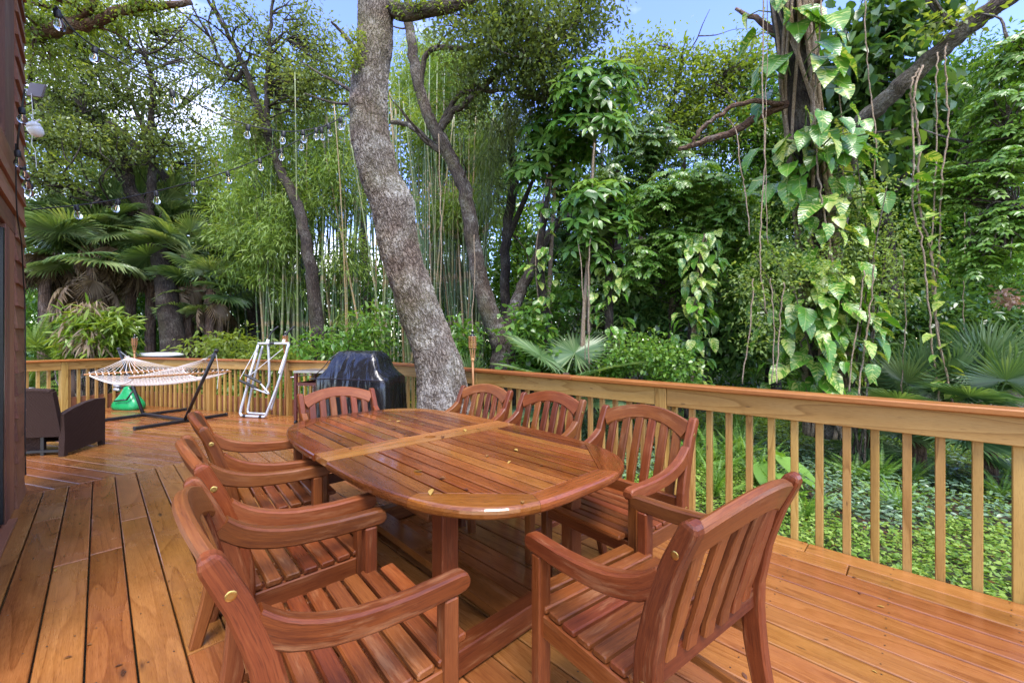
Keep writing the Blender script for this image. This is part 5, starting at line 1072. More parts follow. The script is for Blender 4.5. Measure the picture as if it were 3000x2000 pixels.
for lab, x, y, Y, ng, nd, sc in (('near fan palm with broad green fronds and brown skirt left of the curved oak', 235, 530, 10.4, 22, 18, .85), ('near fan palm with drooping dead fronds beside the house corner', 110, 545, 10.4, 20, 14, .85), ('sunlit fan palm just right of the curved oak trunk', 430, 585, 11.0, 22, 8, .9), ('sunlit fan palm low in the gap between oak and bamboo', 480, 665, 11.0, 18, 3, .8), ('pale fan palm between the curved oak and its neighbour palm', 345, 540, 11.4, 20, 10, .85), ('fan palm with a shaggy brown skirt at the centre of the palm group', 210, 590, 10.2, 22, 16, 1.0), ('fan palm with dead fronds just left of the curved oak trunk', 300, 560, 11.2, 20, 16, 1.0), ('fan palm leaning out beside the house corner', 100, 540, 10.8, 22, 10, 1.05), ('tall fan palm behind the curved oak trunk', 385, 500, 12, 22, 14, 1.0), ('fan palm with yellowing fronds right of the curved oak', 455, 560, 13, 20, 12, 1.0), ('tall fan palm standing high over the palm group', 290, 470, 13, 20, 12, 1.0), ('short green fan palm low between the palm trunks', 250, 680, 12.5, 16, 4, .8), ('low fan palm in shade right of the palm trunks', 500, 680, 12.2, 16, 3, .85), ('low fan palm under the bamboo', 590, 760, 13, 14, 1, .7), ('low fan palm behind the paddle board', 445, 740, 11.2, 14, 1, .7)):
    c = at(x, y, Y); fan_palm(lab, c, c[2] - GZ, ng, nd, sc, (random.uniform(-.15, .15), 0))
def ground_fan(label, x, y, Y, n, sc, meshes, els, aim=None):
    c = at(x, y, Y); root = thing('fan_palm', label, 'palm', (c[0], c[1], GZ), 0, 'fan palms'); h = max(.2, c[2] - GZ)
    bk = Bark(); bk.limb([(0, 0, -.02), (0, 0, h * .6), (0, 0, h)], [.09, .07, .05], 8, 4); bk.obj('trunk', M['palm_bark'], root)
    for i in range(n):
        az = i * 2.39996 + .4; el = R(random.uniform(*els)); d = np.array((math.cos(az) * math.cos(el), math.sin(az) * math.cos(el) - .25, math.sin(el))); link('frond', random.choice(meshes), root, (0, 0, h - .02), (orient(d, 0) @ Matrix.Rotation(R(random.uniform(20, 60)) * (1 if d[1] < 0 else -1), 3, 'Y')).to_4x4(), sc * random.uniform(.85, 1.1))
    return root
# the single upright fan facing the deck beside the thin stems
gfan = thing('fan_palm', 'round grey-green fan palm standing right behind the railing beside the forked tree', 'palm', tuple(at(1300, 1010, 6.4)[:2]) + (GZ,), 0, 'fan palms')
gb = Bark(); gb.limb([(0, 0, -.02), (0, 0, .6), (0, 0, 1.25)], [.09, .07, .05], 8, 4); gb.obj('trunk', M['palm_bark'], gfan)
FANB = [fan_mesh('frond', 46, .84, 330, .55, M['l_silver'], .04, .02, 1, s + 60) for s in range(2)]
for d, rx, sc, hz in (((-.05, -.25, 1), 70, 1.0, 1.12), ((.35, -.2, .9), 50, .9, 1.15), ((-.45, -.1, .85), 45, .85, 1.1), ((-.25, .1, .9), 40, .85, 1.25), ((.5, -.4, .45), 40, .8, .85), ((-.5, -.4, .35), 40, .8, .8), ((.15, .3, 1), 35, .9, 1.25)):
    link('frond', random.choice(FANB), gfan, (d[0] * .1, d[1] * .1, hz), (orient(d, 0) @ Matrix.Rotation(R(-rx), 3, 'Y')).to_4x4() if False else (orient(d, 0) @ Matrix.Rotation(R(rx), 3, 'Y')).to_4x4(), sc)
for lab, x, y, Y, n_, sc in (('grey-green fan palm at the right edge behind the railing', 2270, 945, 4.9, 12, .66), ('grey-green fan palm left of the one at the right edge', 2110, 955, 5.3, 12, .64), ('dark fan palm half hidden under the hanging vines', 2000, 965, 5.8, 8, .62), ('fan palm low outside the railing at the far right', 2400, 940, 4.9, 9, .66), ('small fan palm low behind the torch and railing', 1090, 930, 6.6, 6, .55)):
    ground_fan(lab, x, y, Y, n_, sc * 1.06, FANS, (15, 60))
# ---- feather palms and ferns
def feather_mesh(name, length, npair, L, Wd, mat, droop=.35, seed=0):
    rs = np.random.default_rng(seed); t = np.linspace(.12, 1, npair); P = np.stack([t * length, t * 0, .25 * length * t - droop * length * t * t * 1.3], 1); tang = unit(np.gradient(P, axis=0)); lv = Leaves(); sz = L * np.sin(np.clip(t * .95 + .12, 0, 1) * np.pi) ** .6
    for s_ in (1, -1): lv.add(P, tang * .5 + np.array([0, s_, -.25]) + rs.normal(0, .05, (npair, 3)), np.array([0, -s_ * .25, 1.0]), np.maximum(sz, L * .15), Wd, np.clip(.5 + rs.normal(0, .2, npair), 0, 1))
    me = lv.mesh(name, mat, droop=.25); return me
FE = [feather_mesh('frond', 1.3, 30, .34, .03, M['l_dark'], .38, s) for s in range(3)]
FRN = [feather_mesh('frond', .55, 26, .065, .017, M['l_fern'], .30, s + 9) for s in range(4)]
FRL = [feather_mesh('frond', .85, 34, .12, .020, M['l_bamboo'], .32, s + 19) for s in range(3)]
def rosette(name, label, cat, base, n, meshes, sc, els, group, h0=0.0):
    root = thing(name, label, cat, base, 0, group)
    for i in range(n):
        az = i * 2.39996 + random.uniform(-.4, .4); el = R(random.uniform(*els)); link('frond', random.choice(meshes), root, (0, 0, h0), (orient((math.cos(az) * math.cos(el), math.sin(az) * math.cos(el), math.sin(el)), random.uniform(-.3, .3))).to_4x4(), sc * random.uniform(.75, 1.15))
    return root
for i, (x, Y, h, sc, n_) in enumerate(((2070, 7.2, .9, 1.2, 12), (1990, 6.8, .5, 1.0, 10), (1700, 8.4, 1.4, 1.3, 12), (2200, 7.8, 1.3, 1.3, 12), (1540, 9.4, 1.8, 1.3, 10), (2330, 7.0, .9, 1.2, 10))):
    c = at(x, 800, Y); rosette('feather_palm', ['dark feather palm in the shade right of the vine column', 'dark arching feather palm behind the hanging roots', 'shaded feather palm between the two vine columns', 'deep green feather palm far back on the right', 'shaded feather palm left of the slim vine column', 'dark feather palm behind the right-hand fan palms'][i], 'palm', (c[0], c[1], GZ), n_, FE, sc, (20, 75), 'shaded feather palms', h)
k = 0
for x, y, sc in ((1640, 1045, 1.1), (1700, 1040, 1.1), (1600, 1010, 1.0), (1660, 1000, 1.0), (1745, 1085, .9), (1640, 1120, .8), (1690, 985, 1.1), (1790, 1130, .75), (1960, 1075, .8), (2015, 1085, .8), (2090, 1085, .7), (1950, 1015, .9), (2105, 1050, .8), (1850, 1170, .6), (1590, 1060, .8), (1560, 985, .9), (1460, 960, 1.0), (2060, 1150, .6), (2300, 1120, .6)):
    p = floor_pt(x, y + 30, GZ); rosette('sword_fern', 'bright green sword fern growing in the ground cover beyond the right railing', 'fern', (p[0], p[1], GZ), 16, FRN, sc * 1.2, (25, 80), 'sword ferns beyond the right railing')
for i, (x, y, Y, sc, n_) in enumerate(((85, 740, 9.6, 1.2, 40), (135, 770, 9.9, 1.1, 34), (60, 830, 9.2, 1.0, 30))):
    c = at(x, y + 40, Y); rosette('feathery_bush', ['light green feathery bush beside the house corner', 'light green feathery bush left of the yellow plant', 'low feathery bush behind the left railing'][i], 'bush', (c[0], c[1], GZ), n_, FRL, sc, (10, 85), 'feathery bushes on the left', max(.1, c[2] - GZ - .3))
# ---- leaf shapes for large-leaved plants
def broad_leaf(name, outline, mat, curl=.18, fold=.16, ripple=0.0, seed=0):
    """outline: list of (x along, half width); x axis base to tip"""
    rs = np.random.default_rng(seed); V = []; f = []
    for x, w in outline:
        zc = -curl * x * x; V += [(x, -w, zc + fold * w + ripple * rs.normal() * w), (x, -w * .5, zc + fold * w * .25), (x, 0, zc), (x, w * .5, zc + fold * w * .25), (x, w, zc + fold * w + ripple * rs.normal() * w)]
    for k in range(len(outline) - 1):
        for i in range(4): a = k * 5 + i; f.append((a, a + 1, a + 6, a + 5))
    me = MB().add(V, f).mesh(name, mat, True); t = me.attributes.new('tint', 'FLOAT', 'POINT'); t.data.foreach_set('value', [.5] * len(V)); return me
HEART = [(-.14, .16), (-.06, .30), (.08, .37), (.25, .385), (.42, .35), (.58, .29), (.74, .20), (.88, .09), (1.0, .005)]
POT = [broad_leaf('leaf', [(x, w * k) for x, w in HEART], M['pothos'], c, .22, .10, s) for s, (k, c) in enumerate(((1, .2), (.9, .35), (1.05, .1), (.85, .28), (1, .4)))]
def pothos_column(label, pts, rad, rng_px, n, size, spread, group='trees wrapped in variegated vine', trunk=True, barkm=None, roots=0):
    """a trunk, vine stems on it and big leaves held out on stalks, each leaf an object"""
    paths, rads = A3(pts); b0 = paths[0]; root = thing('vine_clad_tree', label, 'tree', (b0[0], b0[1], GZ), 0, group); off = np.array([-b0[0], -b0[1], -GZ])
    bk = Bark(); bk.limb(paths, rads, 14, 8); bk.obj('trunk', barkm or M['bark_dark'], root).location = tuple(off)
    P = smooth_path(paths, 20); rr = np.interp(np.linspace(0, 1, len(P)), np.linspace(0, 1, len(rads)), rads)
    if roots:
        rb = Bark()
        for k in range(roots):
            ph = random.uniform(0, 6.28); sg = random.choice((-1, 1)); i0 = 0; q = []
            for i in range(0, len(P), 5): a = ph + sg * i * .012 + .35 * math.sin(i * .05 + ph * 3); q.append(P[i] + np.array([math.cos(a), math.sin(a), 0]) * (rr[i] + .012 + .012 * math.sin(i * .09 + ph)))
            rb.limb(q, [random.uniform(.012, .028)] * len(q), 6, 2)
        tag(rb.obj('root', M['vine'], root), kind='stuff').location = tuple(off)
    pet = MB()
    for k in range(n):
        y = random.uniform(*rng_px); ys_ = CAMH - (y - 782.5) / F2 * P[:, 1]; i = int(np.argmin(np.abs(P[:, 2] - ys_))); az = random.gauss(-math.pi / 2, 1.0); o = np.array([math.cos(az), math.sin(az), 0]); ln = spread * random.uniform(.25, 1.0)
        b = P[i] + o * rr[i]; e = b + o * ln + np.array([0, 0, random.uniform(-.05, .28) * spread]); dn = random.uniform(.5, 1.3); d = o * .6 + np.array([random.uniform(-.6, .6), random.uniform(-.3, .1), -dn]); s_ = size * random.uniform(.6, 1.15)
        pet.tube([b, (b + e) / 2 + np.array([0, 0, .05]), e], .008 * (size / .3 + .3), 5)
        link('leaf', random.choice(POT), root, tuple(e + off), orient(d, random.uniform(-.5, .5)).to_4x4(), s_)
    tag(pet.obj('stalk', M['stem'], root), kind='stuff').location = tuple(off); return root
big = [(1900, 1000, 5.6, .24), (1893, 850, 5.6, .23), (1885, 650, 5.6, .22), (1872, 500, 5.6, .21), (1852, 350, 5.55, .205), (1838, 220, 5.5, .20), (1825, 110, 5.45, .20), (1812, 20, 5.4, .20), (1800, -80, 5.4, .19)]
vt = pothos_column('massive vine-wrapped tree with the largest variegated leaves and hanging roots', big, .3, (315, 500), 70, .32, .50, roots=24, barkm=M['bark_dark'])
def more_leaves(root, pts, rng_px, n, size, spread, cx=0, az0=-1.57):
    paths, rads = A3(pts); off = np.array(root.location) * -1; P = smooth_path(paths, 20); pet = MB()
    for k in range(n):
        y = random.uniform(*rng_px); zt = CAMH - (y - 782.5) / F2 * P[:, 1]; i = int(np.argmin(np.abs(P[:, 2] - zt))); az = random.gauss(az0, 1.1); o = np.array([math.cos(az), math.sin(az), 0]); ln = spread * random.uniform(.3, 1)
        b = P[i] + np.array([cx, 0, 0]) + o * .15; e = b + o * ln + np.array([0, 0, random.uniform(-.05, .25) * spread]); d = o * .6 + np.array([random.uniform(-.6, .6), random.uniform(-.3, .1), -random.uniform(.5, 1.3)])
        pet.tube([b, (b + e) / 2 + np.array([0, 0, .05]), e], .009, 5); link('leaf', random.choice(POT), root, tuple(e + off), orient(d, random.uniform(-.5, .5)).to_4x4(), size * random.uniform(.6, 1.15))
    tag(pet.obj('stalk', M['stem'], root), kind='stuff').location = tuple(off)
more_leaves(vt, big, (5, 250), 32, .38, .44, -.05); more_leaves(vt, big, (680, 895), 150, .25, .62, -.20); more_leaves(vt, big, (480, 720), 60, .28, .5, -.10)
lbk = Bark()
for l in ([(1825, 235, 5.5, .06), (1745, 265, 5.6, .055), (1680, 305, 5.75, .05), (1600, 330, 5.9, .04), (1560, 345, 6, .03)], [(1800, 240, 5.5, .035), (1720, 235, 5.4, .03), (1650, 265, 5.5, .028), (1610, 300, 5.6, .03), (1590, 335, 5.6, .02)], [(1812, 110, 5.5, .06), (1760, 60, 5.7, .04), (1690, 20, 6, .02)], [(1812, 60, 5.4, .07), (1900, -20, 5.2, .06)]): lbk.limb(*A3(l), 10, 6, .01)
lbk.obj('limb', M['bark_red'], vt).location = tuple(np.array(vt.location) * -1)
pothos_column('slim vine column with glossy leaves behind the railing, right of the thin pale stems', [(1580, 960, 6.3, .06), (1585, 800, 6.3, .055), (1600, 640, 6.3, .05), (1618, 540, 6.4, .045)], .12, (545, 890), 125, .19, .30, roots=2)
pothos_column('narrow vine-covered stem with small variegated leaves behind the grey-green fan palm', [(1395, 960, 7, .08), (1398, 800, 7, .075), (1400, 600, 7, .07), (1405, 430, 7, .06)], .1, (600, 870), 80, .19, .28, roots=2)
pothos_column('vine-draped stump half hidden beneath the bright compound leaves', [(1250, 900, 7.6, .12), (1255, 760, 7.6, .10), (1240, 600, 7.7, .07), (1255, 470, 7.8, .05), (1262, 400, 7.8, .03)], .1, (430, 860), 60, .20, .32, roots=2)
# ---- umbrella trees
def schef_mesh(seed):
    rs = np.random.default_rng(seed); lv = Leaves(); n = 8; az = np.arange(n) * 2 * np.pi / n + rs.normal(0, .1, n); D = np.stack([np.cos(az), np.sin(az), -.02 + rs.normal(0, .14, n)], 1); lv.add(D * .03, D, np.array([0, 0, 1.0]) + rs.normal(0, .1, (n, 3)), rs.uniform(.17, .23, n), .088, np.clip(.5 + rs.normal(0, .15, n), 0, 1)); return lv.mesh('leaf', M['l_schef'], six=True, droop=.2)
SCH = [schef_mesh(s) for s in range(4)]
def umbrella(label, stem, whorls):
    paths, rads = A3(stem); b0 = paths[0]; root = thing('umbrella_tree', label, 'tree', (b0[0], b0[1], GZ), 0, 'umbrella trees'); off = np.array([-b0[0], -b0[1], -GZ]); bk = Bark(); bk.limb(paths, rads, 8, 6); bk.obj('trunk', M['vine'], root).location = tuple(off); st = MB()
    for x, y, Y, rx, ry, n in whorls:
        c = at(x, y, Y); r = np.array([rx, rx * .8, ry]) * Y / F2
        for k in range(n):
            u = rdir(1, -.75, 1)[0]; p = c + u * r * RNG.uniform(.6, 1.0); st.tube([c + np.array([0, 0, -.5 * r[2]]), (c + p) / 2 + np.array([0, 0, .06]), p], .006, 5); d = unit(u * np.array([1, 1, .3]) + np.array([0, -.25, .15])); nrm = unit(u * .6 + np.array([0, -.35, .8])); x_ = unit(np.cross([0, 1.0, .1], nrm)); m = Matrix((Vector(x_), Vector(np.cross(nrm, x_)), Vector(nrm))).transposed() @ Matrix.Rotation(random.uniform(0, 6.28), 3, 'Z'); link('leaf', random.choice(SCH), root, tuple(p + off), m.to_4x4(), random.uniform(.8, 1.2) * Y / 7)
    tag(st.obj('stalk', M['stem'], root), kind='stuff').location = tuple(off); return root
umbrella('umbrella tree with a tall thin stem and the highest whorls of leaves', [(1353, 960, 7.2, .045), (1354, 830, 7.2, .04), (1352, 650, 7.2, .036), (1356, 480, 7.2, .032), (1368, 300, 7.2, .03), (1372, 240, 7.2, .025)], [(1368, 215, 7.1, 105, 65, 80), (1360, 300, 7.1, 100, 45, 46)])
umbrella('shorter umbrella tree with broad glossy whorls at mid height', [(1335, 960, 6.9, .04), (1338, 780, 6.9, .035), (1350, 600, 6.9, .03), (1368, 470, 6.8, .03)], [(1372, 460, 6.7, 85, 45, 46), (1380, 525, 6.7, 80, 38, 36), (1345, 575, 6.8, 60, 38, 22)])
umbrella('dark umbrella tree crown in shade left of the tall umbrella tree', [(1270, 960, 8.2, .05), (1262, 700, 8.2, .045), (1270, 500, 8.2, .04), (1280, 330, 8.2, .03)], [(1275, 300, 8.1, 85, 70, 60), (1250, 390, 8.1, 80, 60, 46), (1310, 370, 8, 70, 50, 36)])
# ---- broad-leaved trees and shrubs on the right
tree('compound_leaf_tree', 'bright glossy compound-leaved tree in the middle right, behind the slim vine column', 'tree', GT, [[(1530, 960, 7.4, .07), (1545, 700, 7.3, .06), (1550, 560, 7.2, .05), (1570, 430, 7.1, .03)], [(1548, 600, 7.3, .04), (1620, 480, 7.1, .03), (1680, 420, 7, .02)]], [(1500, 470, 6.9, 65, 60, .5, 70), (1590, 440, 6.8, 90, 55, .6, 110), (1665, 480, 6.8, 65, 55, .5, 80), (1540, 570, 6.9, 80, 60, .5, 90), (1680, 570, 6.8, 65, 55, .5, 60), (1480, 610, 7, 55, 65, .5, 50), (1620, 530, 6.9, 70, 60, .5, 70), (1600, 640, 7, 70, 60, .5, 50), (1700, 690, 6.9, 50, 60, .4, 34)], M['bark'], M['l_mid'], per=4, L=.078, Wr=.42, style='spray', length=.24, npair=7, droop=.45, forks=2, tint=(.15, 1.1), lm=dict(six=True, droop=.2))
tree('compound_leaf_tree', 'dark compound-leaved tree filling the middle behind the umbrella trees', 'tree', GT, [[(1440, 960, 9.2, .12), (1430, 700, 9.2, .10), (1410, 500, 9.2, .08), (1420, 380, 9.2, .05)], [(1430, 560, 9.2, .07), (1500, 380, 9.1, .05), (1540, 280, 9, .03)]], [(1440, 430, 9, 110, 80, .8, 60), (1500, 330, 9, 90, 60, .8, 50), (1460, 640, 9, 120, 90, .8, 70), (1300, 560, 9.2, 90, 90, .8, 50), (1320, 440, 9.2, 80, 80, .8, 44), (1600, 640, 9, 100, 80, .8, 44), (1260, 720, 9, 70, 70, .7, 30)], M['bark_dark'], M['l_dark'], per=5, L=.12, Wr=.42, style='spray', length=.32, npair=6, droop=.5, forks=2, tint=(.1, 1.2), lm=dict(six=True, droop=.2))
tree('slender_tree', 'airy small-leaved tree against the open sky right of centre', 'tree', GT, [[(1450, 960, 11, .14), (1470, 600, 11, .11), (1500, 400, 10.8, .09), (1540, 280, 10.6, .06), (1600, 200, 10.4, .03)], [(1500, 420, 10.9, .06), (1440, 300, 10.8, .045), (1420, 200, 10.7, .02)], [(1520, 340, 10.8, .05), (1560, 180, 10.5, .03), (1570, 110, 10.4, .015)]], [(1420, 190, 10.6, 60, 70, .8, 44), (1500, 170, 10.6, 70, 70, .8, 44), (1590, 190, 10.4, 60, 80, .8, 40), (1670, 170, 10.2, 60, 80, .8, 40), (1560, 270, 10.5, 90, 60, .8, 60), (1680, 300, 10.2, 80, 60, .8, 50), (1440, 300, 10.8, 60, 50, .8, 36), (1480, 110, 10.6, 60, 22, .5, 10), (1720, 120, 10, 40, 60, .6, 20)], M['bark'], M['l_bright'], per=40, rc=.22, L=.11, forks=5, flen=(.6, 1.6), fr=.025, tint=(0, .9))
tree('broadleaf_tree', 'dark large-leaved tree behind the diagonal bough at the upper right', 'tree', GT, [[(2060, 1000, 8.2, .14), (2050, 700, 8.1, .12), (2030, 450, 8, .10), (2020, 250, 7.9, .07), (2040, 120, 7.8, .04)], [(2030, 480, 8, .07), (2120, 330, 7.8, .05), (2200, 250, 7.7, .03)]], [(1990, 80, 7.6, 75, 60, .6, 34), (2070, 60, 7.5, 70, 55, .6, 30), (1960, 180, 7.7, 70, 60, .6, 36), (2020, 260, 7.8, 80, 60, .7, 44), (1980, 380, 7.9, 80, 70, .7, 44), (2100, 250, 7.9, 80, 60, .7, 36)], M['bark_dark'], M['l_dark'], per=12, rc=.28, L=.26, Wr=.5, forks=2, tint=(.2, 1), droop=.6, lm=dict(six=True, droop=.25))
tree('broadleaf_tree', 'fine-leaved dark tree filling the right side behind the hanging vines', 'tree', GT, [[(2190, 1000, 8.6, .15), (2180, 700, 8.6, .13), (2170, 450, 8.5, .10), (2200, 260, 8.4, .06), (2230, 150, 8.3, .03)], [(2175, 520, 8.5, .08), (2260, 380, 8.3, .06), (2320, 260, 8.1, .03)], [(2175, 560, 8.5, .07), (2080, 430, 8.4, .05), (2000, 380, 8.3, .03)]], [(2150, 330, 8.2, 90, 90, .8, 60), (2260, 330, 8, 90, 90, .8, 70), (2260, 180, 8, 80, 70, .8, 46), (2340, 200, 7.8, 60, 100, .7, 44), (2100, 480, 8.3, 110, 80, .8, 60), (2240, 520, 8.2, 110, 90, .8, 70), (2340, 420, 8, 60, 110, .7, 44), (2160, 640, 8.4, 120, 70, .8, 60), (2300, 680, 8.2, 80, 80, .7, 40), (2160, 190, 8.3, 60, 60, .7, 22)], M['bark_dark'], M['l_mid'], per=60, rc=.20, L=.10, Wr=.42, forks=4, tint=(-.1, .75))
tree('bright_leaf_tree', 'bright green branch of long oval leaves hanging in at the right edge', 'tree', GT, [[(2560, 1000, 5.2, .12), (2540, 600, 5.1, .10), (2480, 380, 5, .07), (2400, 330, 4.9, .04), (2310, 300, 4.9, .015)], [(2530, 560, 5.1, .05), (2440, 500, 4.9, .03), (2330, 470, 4.8, .015)], [(2520, 480, 5.1, .05), (2420, 200, 5, .03), (2340, 120, 5, .01)]], [(2330, 320, 4.9, 45, 60, .3, 34), (2280, 390, 4.9, 45, 50, .3, 30), (2320, 520, 4.8, 55, 60, .3, 40), (2270, 590, 4.8, 40, 40, .3, 24), (2340, 130, 5, 45, 70, .3, 30), (2300, 230, 5, 45, 45, .3, 22), (2190, 420, 5.2, 50, 55, .3, 26)], M['bark'], M['l_mid'], per=4, L=.085, Wr=.38, style='spray', length=.24, npair=5, droop=.4, forks=1, tint=(.45, 1), lm=dict(six=True, droop=.15))
tree('broadleaf_tree', 'dense dark tree far behind the massive vine-wrapped trunk', 'tree', GT, [[(1780, 1000, 10.5, .2), (1770, 700, 10.5, .16), (1760, 450, 10.4, .12), (1740, 300, 10.3, .07)]], [(1740, 330, 10, 110, 80, .9, 70), (1800, 450, 9.8, 100, 90, .9, 70), (1700, 640, 9.8, 120, 110, .9, 80), (1900, 300, 9.8, 90, 110, .9, 60), (1930, 560, 9.4, 110, 120, .9, 80), (1760, 200, 10.2, 80, 70, .8, 40)], M['bark_dark'], M['l_mid'], per=60, rc=.26, L=.12, Wr=.42, forks=3, tint=(-.1, .8))
def shrub(label, blobs, leafm, per, rc, L, Wr, tint=(0, 1), droop=.3, six=True, stems=10, name='shrub'):
    c = at(blobs[0][0], blobs[0][1], blobs[0][2]); root = thing(name, label, 'shrub', (c[0], c[1], GZ), 0, 'understorey shrubs'); off = (-c[0], -c[1], -GZ); cen = clusters(blobs); lv = Leaves(); tuft(lv, cen, per, rc, L, Wr, tint=tint, droop=droop); lv.obj('foliage', leafm, root, six=six).location = off
    bk = Bark(); g = np.array([c[0], c[1], GZ])
    for q in cen[:: max(1, len(cen) // stems)]: bk.limb([g + RNG.normal(0, .1, 3) * np.array([1, 1, 0]), (g + q) / 2 + RNG.normal(0, .1, 3), q], [.016, .012, .005], 5, 4)
    tag(bk.obj('stem', M['bark'], root), kind='stuff').location = off; return root
shrub('light green small-leaved shrub just behind the middle of the right railing', [(1470, 810, 6.2, 75, 50, .4, 46), (1540, 840, 6, 60, 40, .4, 34), (1410, 840, 6.3, 50, 40, .4, 24)], M['l_mid'], 30, .10, .062, .62, (.35, 1))
shrub('small-leaved creeper bush draping the hanging vines beside the vine column', [(1970, 470, 5.32, 100, 72, .4, 43), (2020, 560, 5.22, 112, 78, .4, 60), (1930, 610, 5.22, 100, 72, .4, 46), (1820, 620, 5.22, 93, 96, .3, 54), (1790, 540, 5.42, 62, 72, .3, 24), (1745, 660, 5.42, 62, 72, .3, 28), (2080, 610, 5.32, 75, 60, .4, 25), (1990, 670, 5.22, 100, 60, .3, 31), (1850, 640, 5.12, 75, 60, .3, 21), (1730, 760, 5.32, 50, 60, .3, 14), (2060, 690, 5.32, 62, 60, .3, 12), (1950, 360, 5.42, 75, 48, .3, 15)], M['l_vine'], 17, .10, .052, .5, (.35, 1.15), six=False, stems=9)
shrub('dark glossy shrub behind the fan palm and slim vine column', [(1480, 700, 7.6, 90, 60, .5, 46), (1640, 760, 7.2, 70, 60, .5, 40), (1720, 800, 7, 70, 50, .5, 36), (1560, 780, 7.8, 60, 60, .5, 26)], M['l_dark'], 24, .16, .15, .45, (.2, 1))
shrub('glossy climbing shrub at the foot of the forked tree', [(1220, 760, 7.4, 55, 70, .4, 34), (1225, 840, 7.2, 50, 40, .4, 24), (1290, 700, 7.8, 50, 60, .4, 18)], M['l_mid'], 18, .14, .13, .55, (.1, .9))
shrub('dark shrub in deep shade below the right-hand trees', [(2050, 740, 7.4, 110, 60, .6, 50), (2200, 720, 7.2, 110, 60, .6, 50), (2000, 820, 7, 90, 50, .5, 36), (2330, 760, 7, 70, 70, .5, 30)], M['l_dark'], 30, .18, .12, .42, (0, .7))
shrub('lime green strap-leaved plant with dry hanging leaves behind the left railing', [(205, 740, 8.3, 50, 40, .35, 40), (255, 755, 8.3, 40, 35, .3, 34), (180, 790, 8.3, 40, 30, .3, 22), (250, 795, 8.3, 40, 25, .3, 18)], M['l_lime'], 16, .085, .24, .20, (.2, 1), .5)
shrub('dead hanging leaf stalks above the lime green strap-leaved plant', [(205, 703, 8.2, 22, 18, .15, 12), (172, 760, 8.15, 18, 40, .15, 14), (215, 780, 8.1, 20, 40, .15, 12)], M['l_dead'], 10, .07, .26, .12, (.5, 1), 1.4)
shrub('sunlit shrub beyond the rear railing left of the dark upright oak', [(520, 800, 9.6, 80, 40, .6, 44), (640, 820, 9.4, 80, 35, .6, 40), (560, 900, 9, 90, 40, .5, 40), (400, 880, 9.2, 70, 40, .5, 26)], M['l_bright'], 26, .15, .12, .4, (.3, 1))
shrub('leafy shrub beyond the rear railing behind the grill', [(760, 800, 9.2, 70, 40, .6, 34), (850, 760, 9.4, 50, 60, .6, 24), (1060, 790, 7.6, 40, 50, .4, 22), (700, 900, 8.6, 70, 40, .5, 26)], M['l_mid'], 24, .15, .15, .35, (.3, 1))
# ---- elephant-ear plant
ARROW = [(-.30, .06), (-.24, .20), (-.10, .30), (.05, .33), (.25, .31), (.45, .25), (.65, .17), (.85, .08), (1.0, .004)]
ELE = [broad_leaf('leaf', ARROW, M['l_fern'], .22, .16, .05, s) for s in range(2)]
ep = floor_pt(1760, 1130, GZ); ele = thing('elephant_ear', 'elephant-ear plant with broad arrow leaves among the ferns', 'plant', (ep[0], ep[1], GZ), 0)
for az, h, r_, s_ in ((-2.2, .34, .20, .36), (-1.2, .42, .14, .38), (-.4, .36, .24, .36), (-1.7, .26, .34, .33), (.5, .44, .15, .34), (2.6, .38, .22, .34), (-.9, .22, .4, .28)):
    o = np.array([math.cos(az), math.sin(az), 0]); e = o * r_ + np.array([0, 0, h]); MB().tube([(0, 0, 0), e * .5 + np.array([0, 0, .05]), e], .008, 6).obj('stalk', M['stem'], ele, True); link('leaf', random.choice(ELE), ele, tuple(e), orient(o + np.array([0, -.2, -.55]), random.uniform(-.3, .3)).to_4x4(), s_)
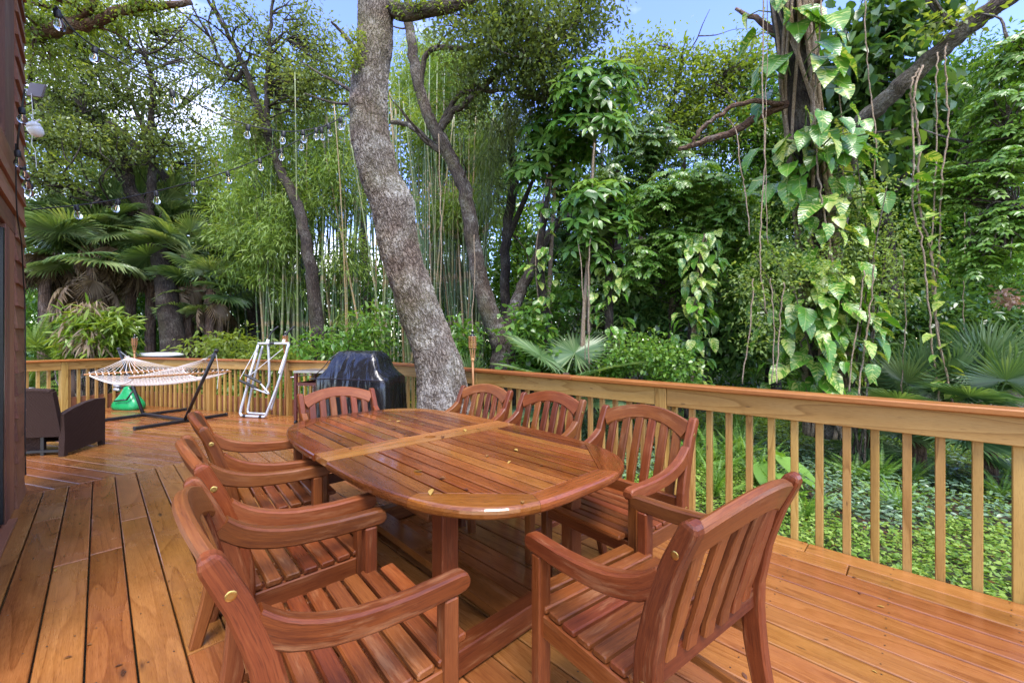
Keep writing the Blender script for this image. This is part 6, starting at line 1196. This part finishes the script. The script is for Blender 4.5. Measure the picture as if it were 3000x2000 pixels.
# ---- leaning mossy bough and hanging roots
dg = [(1890, 960, 8.6, .22), (1900, 700, 8.2, .2), (1925, 480, 7.6, .17), (1962, 310, 6.8, .14), (2040, 225, 6.4, .13), (2120, 150, 6.1, .125), (2210, 75, 5.8, .12), (2310, 0, 5.5, .11), (2400, -60, 5.3, .10)]
tree('leaning_tree', 'mossy bough slanting up to the top right corner', 'tree', GT, [dg, [(2210, 75, 5.8, .05), (2150, 20, 5.9, .04), (2110, -30, 6, .02)]], [(2180, 60, 5.8, 60, 25, .3, 8)], M['bark'], M['l_bright'], per=24, rc=.12, L=.10, forks=2)
vines = [([(1862, -60), (1868, 60), (1862, 180), (1872, 280), (1880, 400), (1890, 470), (1905, 560), (1915, 680)], 5.1, .016), ([(1890, -60), (1884, 60), (1876, 150), (1870, 240), (1878, 330)], 5.0, .014), ([(1755, -60), (1752, 200), (1756, 330), (1750, 480), (1745, 600), (1760, 720)], 5.2, .012), ([(1765, -60), (1762, 140), (1758, 380), (1762, 560)], 5.2, .007), ([(1985, -40), (1990, 120), (2000, 220), (2012, 330), (2005, 460), (2010, 560), (2000, 690)], 5.3, .011), ([(2176, 100), (2170, 130), (2174, 210), (2176, 320), (2162, 420), (2158, 560), (2152, 640)], 5.2, .014), ([(2155, 120), (2150, 190), (2152, 330), (2146, 460), (2140, 600), (2148, 720), (2165, 800), (2172, 920)], 5.2, .012), ([(2120, 150), (2100, 210), (2105, 280), (2112, 350), (2108, 430), (2122, 520), (2135, 560), (2148, 660), (2152, 760), (2180, 880), (2190, 940)], 4.9, .017), ([(2110, 160), (2092, 200), (2095, 250), (2100, 370), (2096, 470), (2120, 560), (2132, 690), (2146, 830), (2160, 930)], 4.9, .014), ([(1670, 270), (1690, 300), (1700, 380), (1712, 440), (1722, 540)], 5.4, .011), ([(1920, 60), (1930, 240), (1940, 330), (1930, 480), (1925, 640)], 5.3, .01), ([(1008, 310), (1010, 430), (1014, 560), (1010, 700), (1020, 800)], 6.9, .012), ([(985, 420), (988, 560), (992, 700)], 7, .008), ([(1088, 540), (1090, 640), (1084, 740), (1092, 830)], 6.9, .010), ([(2215, 400), (2216, 560), (2212, 700), (2218, 820)], 6, .008), ([(1985, 620), (1975, 720), (1960, 800), (1950, 900)], 4.9, .012), ([(2005, 610), (2000, 700), (1985, 800), (1972, 910)], 4.9, .014), ([(1800, 650), (1790, 760), (1782, 880)], 5, .012), ([(1770, 640), (1778, 740), (1772, 880)], 5, .010), ([(1730, 640), (1722, 760), (1705, 880)], 5.2, .012), ([(2065, 560), (2075, 620), (2080, 740), (2070, 900)], 5.2, .010), ([(1365, 330), (1358, 480), (1352, 640), (1354, 850)], 6.5, .014), ([(1330, 560), (1340, 700), (1344, 850)], 6.5, .010)]
VL = ['long pale vine hanging down the right face of the massive trunk', 'short pale vine close against the top of the massive trunk', 'long vine hanging left of the massive trunk in front of its bough', 'very thin vine just left of the massive trunk', 'vine hanging through the dark leaves right of the massive trunk', 'straight pale vine dropping from the slanting bough, rightmost of its bundle', 'long vine from the slanting bough down to the railing', 'thick crooked pale vine in front of the right-hand fan palms', 'crooked vine twisting beside the thickest pale vine', 'curving vine looping down from the dark bough left of the massive trunk', 'thin vine over the middle cluster of variegated leaves', 'long light vine hanging past the forked trunk from its bough', 'thin vine between the big oak and the forked trunk', 'short vine hanging right of the forked trunk', 'fine vine in the dark gap near the right edge', 'vine below the creeper bush, left of its pair near the railing', 'vine below the creeper bush, right of its pair near the railing', 'vine hanging beside the lowest variegated leaves, second from their left', 'vine hanging nearest the left of the lowest variegated leaves', 'vine left of the creeper bush reaching the railing', 'vine hanging free right of the creeper bush', 'long pale stem beside the tall umbrella tree', 'shorter pale stem left of the umbrella tree stem']
for vi, (pts, Y, r) in enumerate(vines):
    q = smooth_path([at(x, y, Y + random.uniform(-.06, .06)) for x, y in pts], 7); q = q + RNG.normal(0, .006, q.shape)
    b = Bark(); b.limb(q, [r * .72] * len(q), 6, 1); tag(b.obj('hanging_vine', M['vine']), VL[vi], 'vine', 'hanging woody vines')
cl = thing('climbing_vine', 'leafy variegated vine climbing two hanging roots in front of the fan palms', 'vine', tuple(at(2150, 900, 4.88)))
for k in range(26):
    y = 330 + k * 23 + random.uniform(-6, 6); x = np.interp(y, [330, 560, 760, 900], [2110, 2138, 2150, 2180]) + random.choice((-14, 14, 18)); o = math.copysign(1, random.uniform(-1, 1)); p = at(x, y, 4.86) - np.array(cl.location); link('leaf', random.choice(POT), cl, tuple(p), orient((o, -.3, -random.uniform(.1, .6)), random.uniform(-.4, .4)).to_4x4(), random.uniform(.10, .19))
fw = Leaves(); fc = np.stack([at(RNG.uniform(2290, 2352), RNG.uniform(665, 700), 5) for _ in range(12)]); tuft(fw, fc, 14, .04, .05, .6); tag(fw.obj('dry_flowers', M['l_flower']), kind='stuff')
print('objects', len(S.objects), 'tris', sum(len(m.polygons) * 2 for m in bpy.data.meshes))
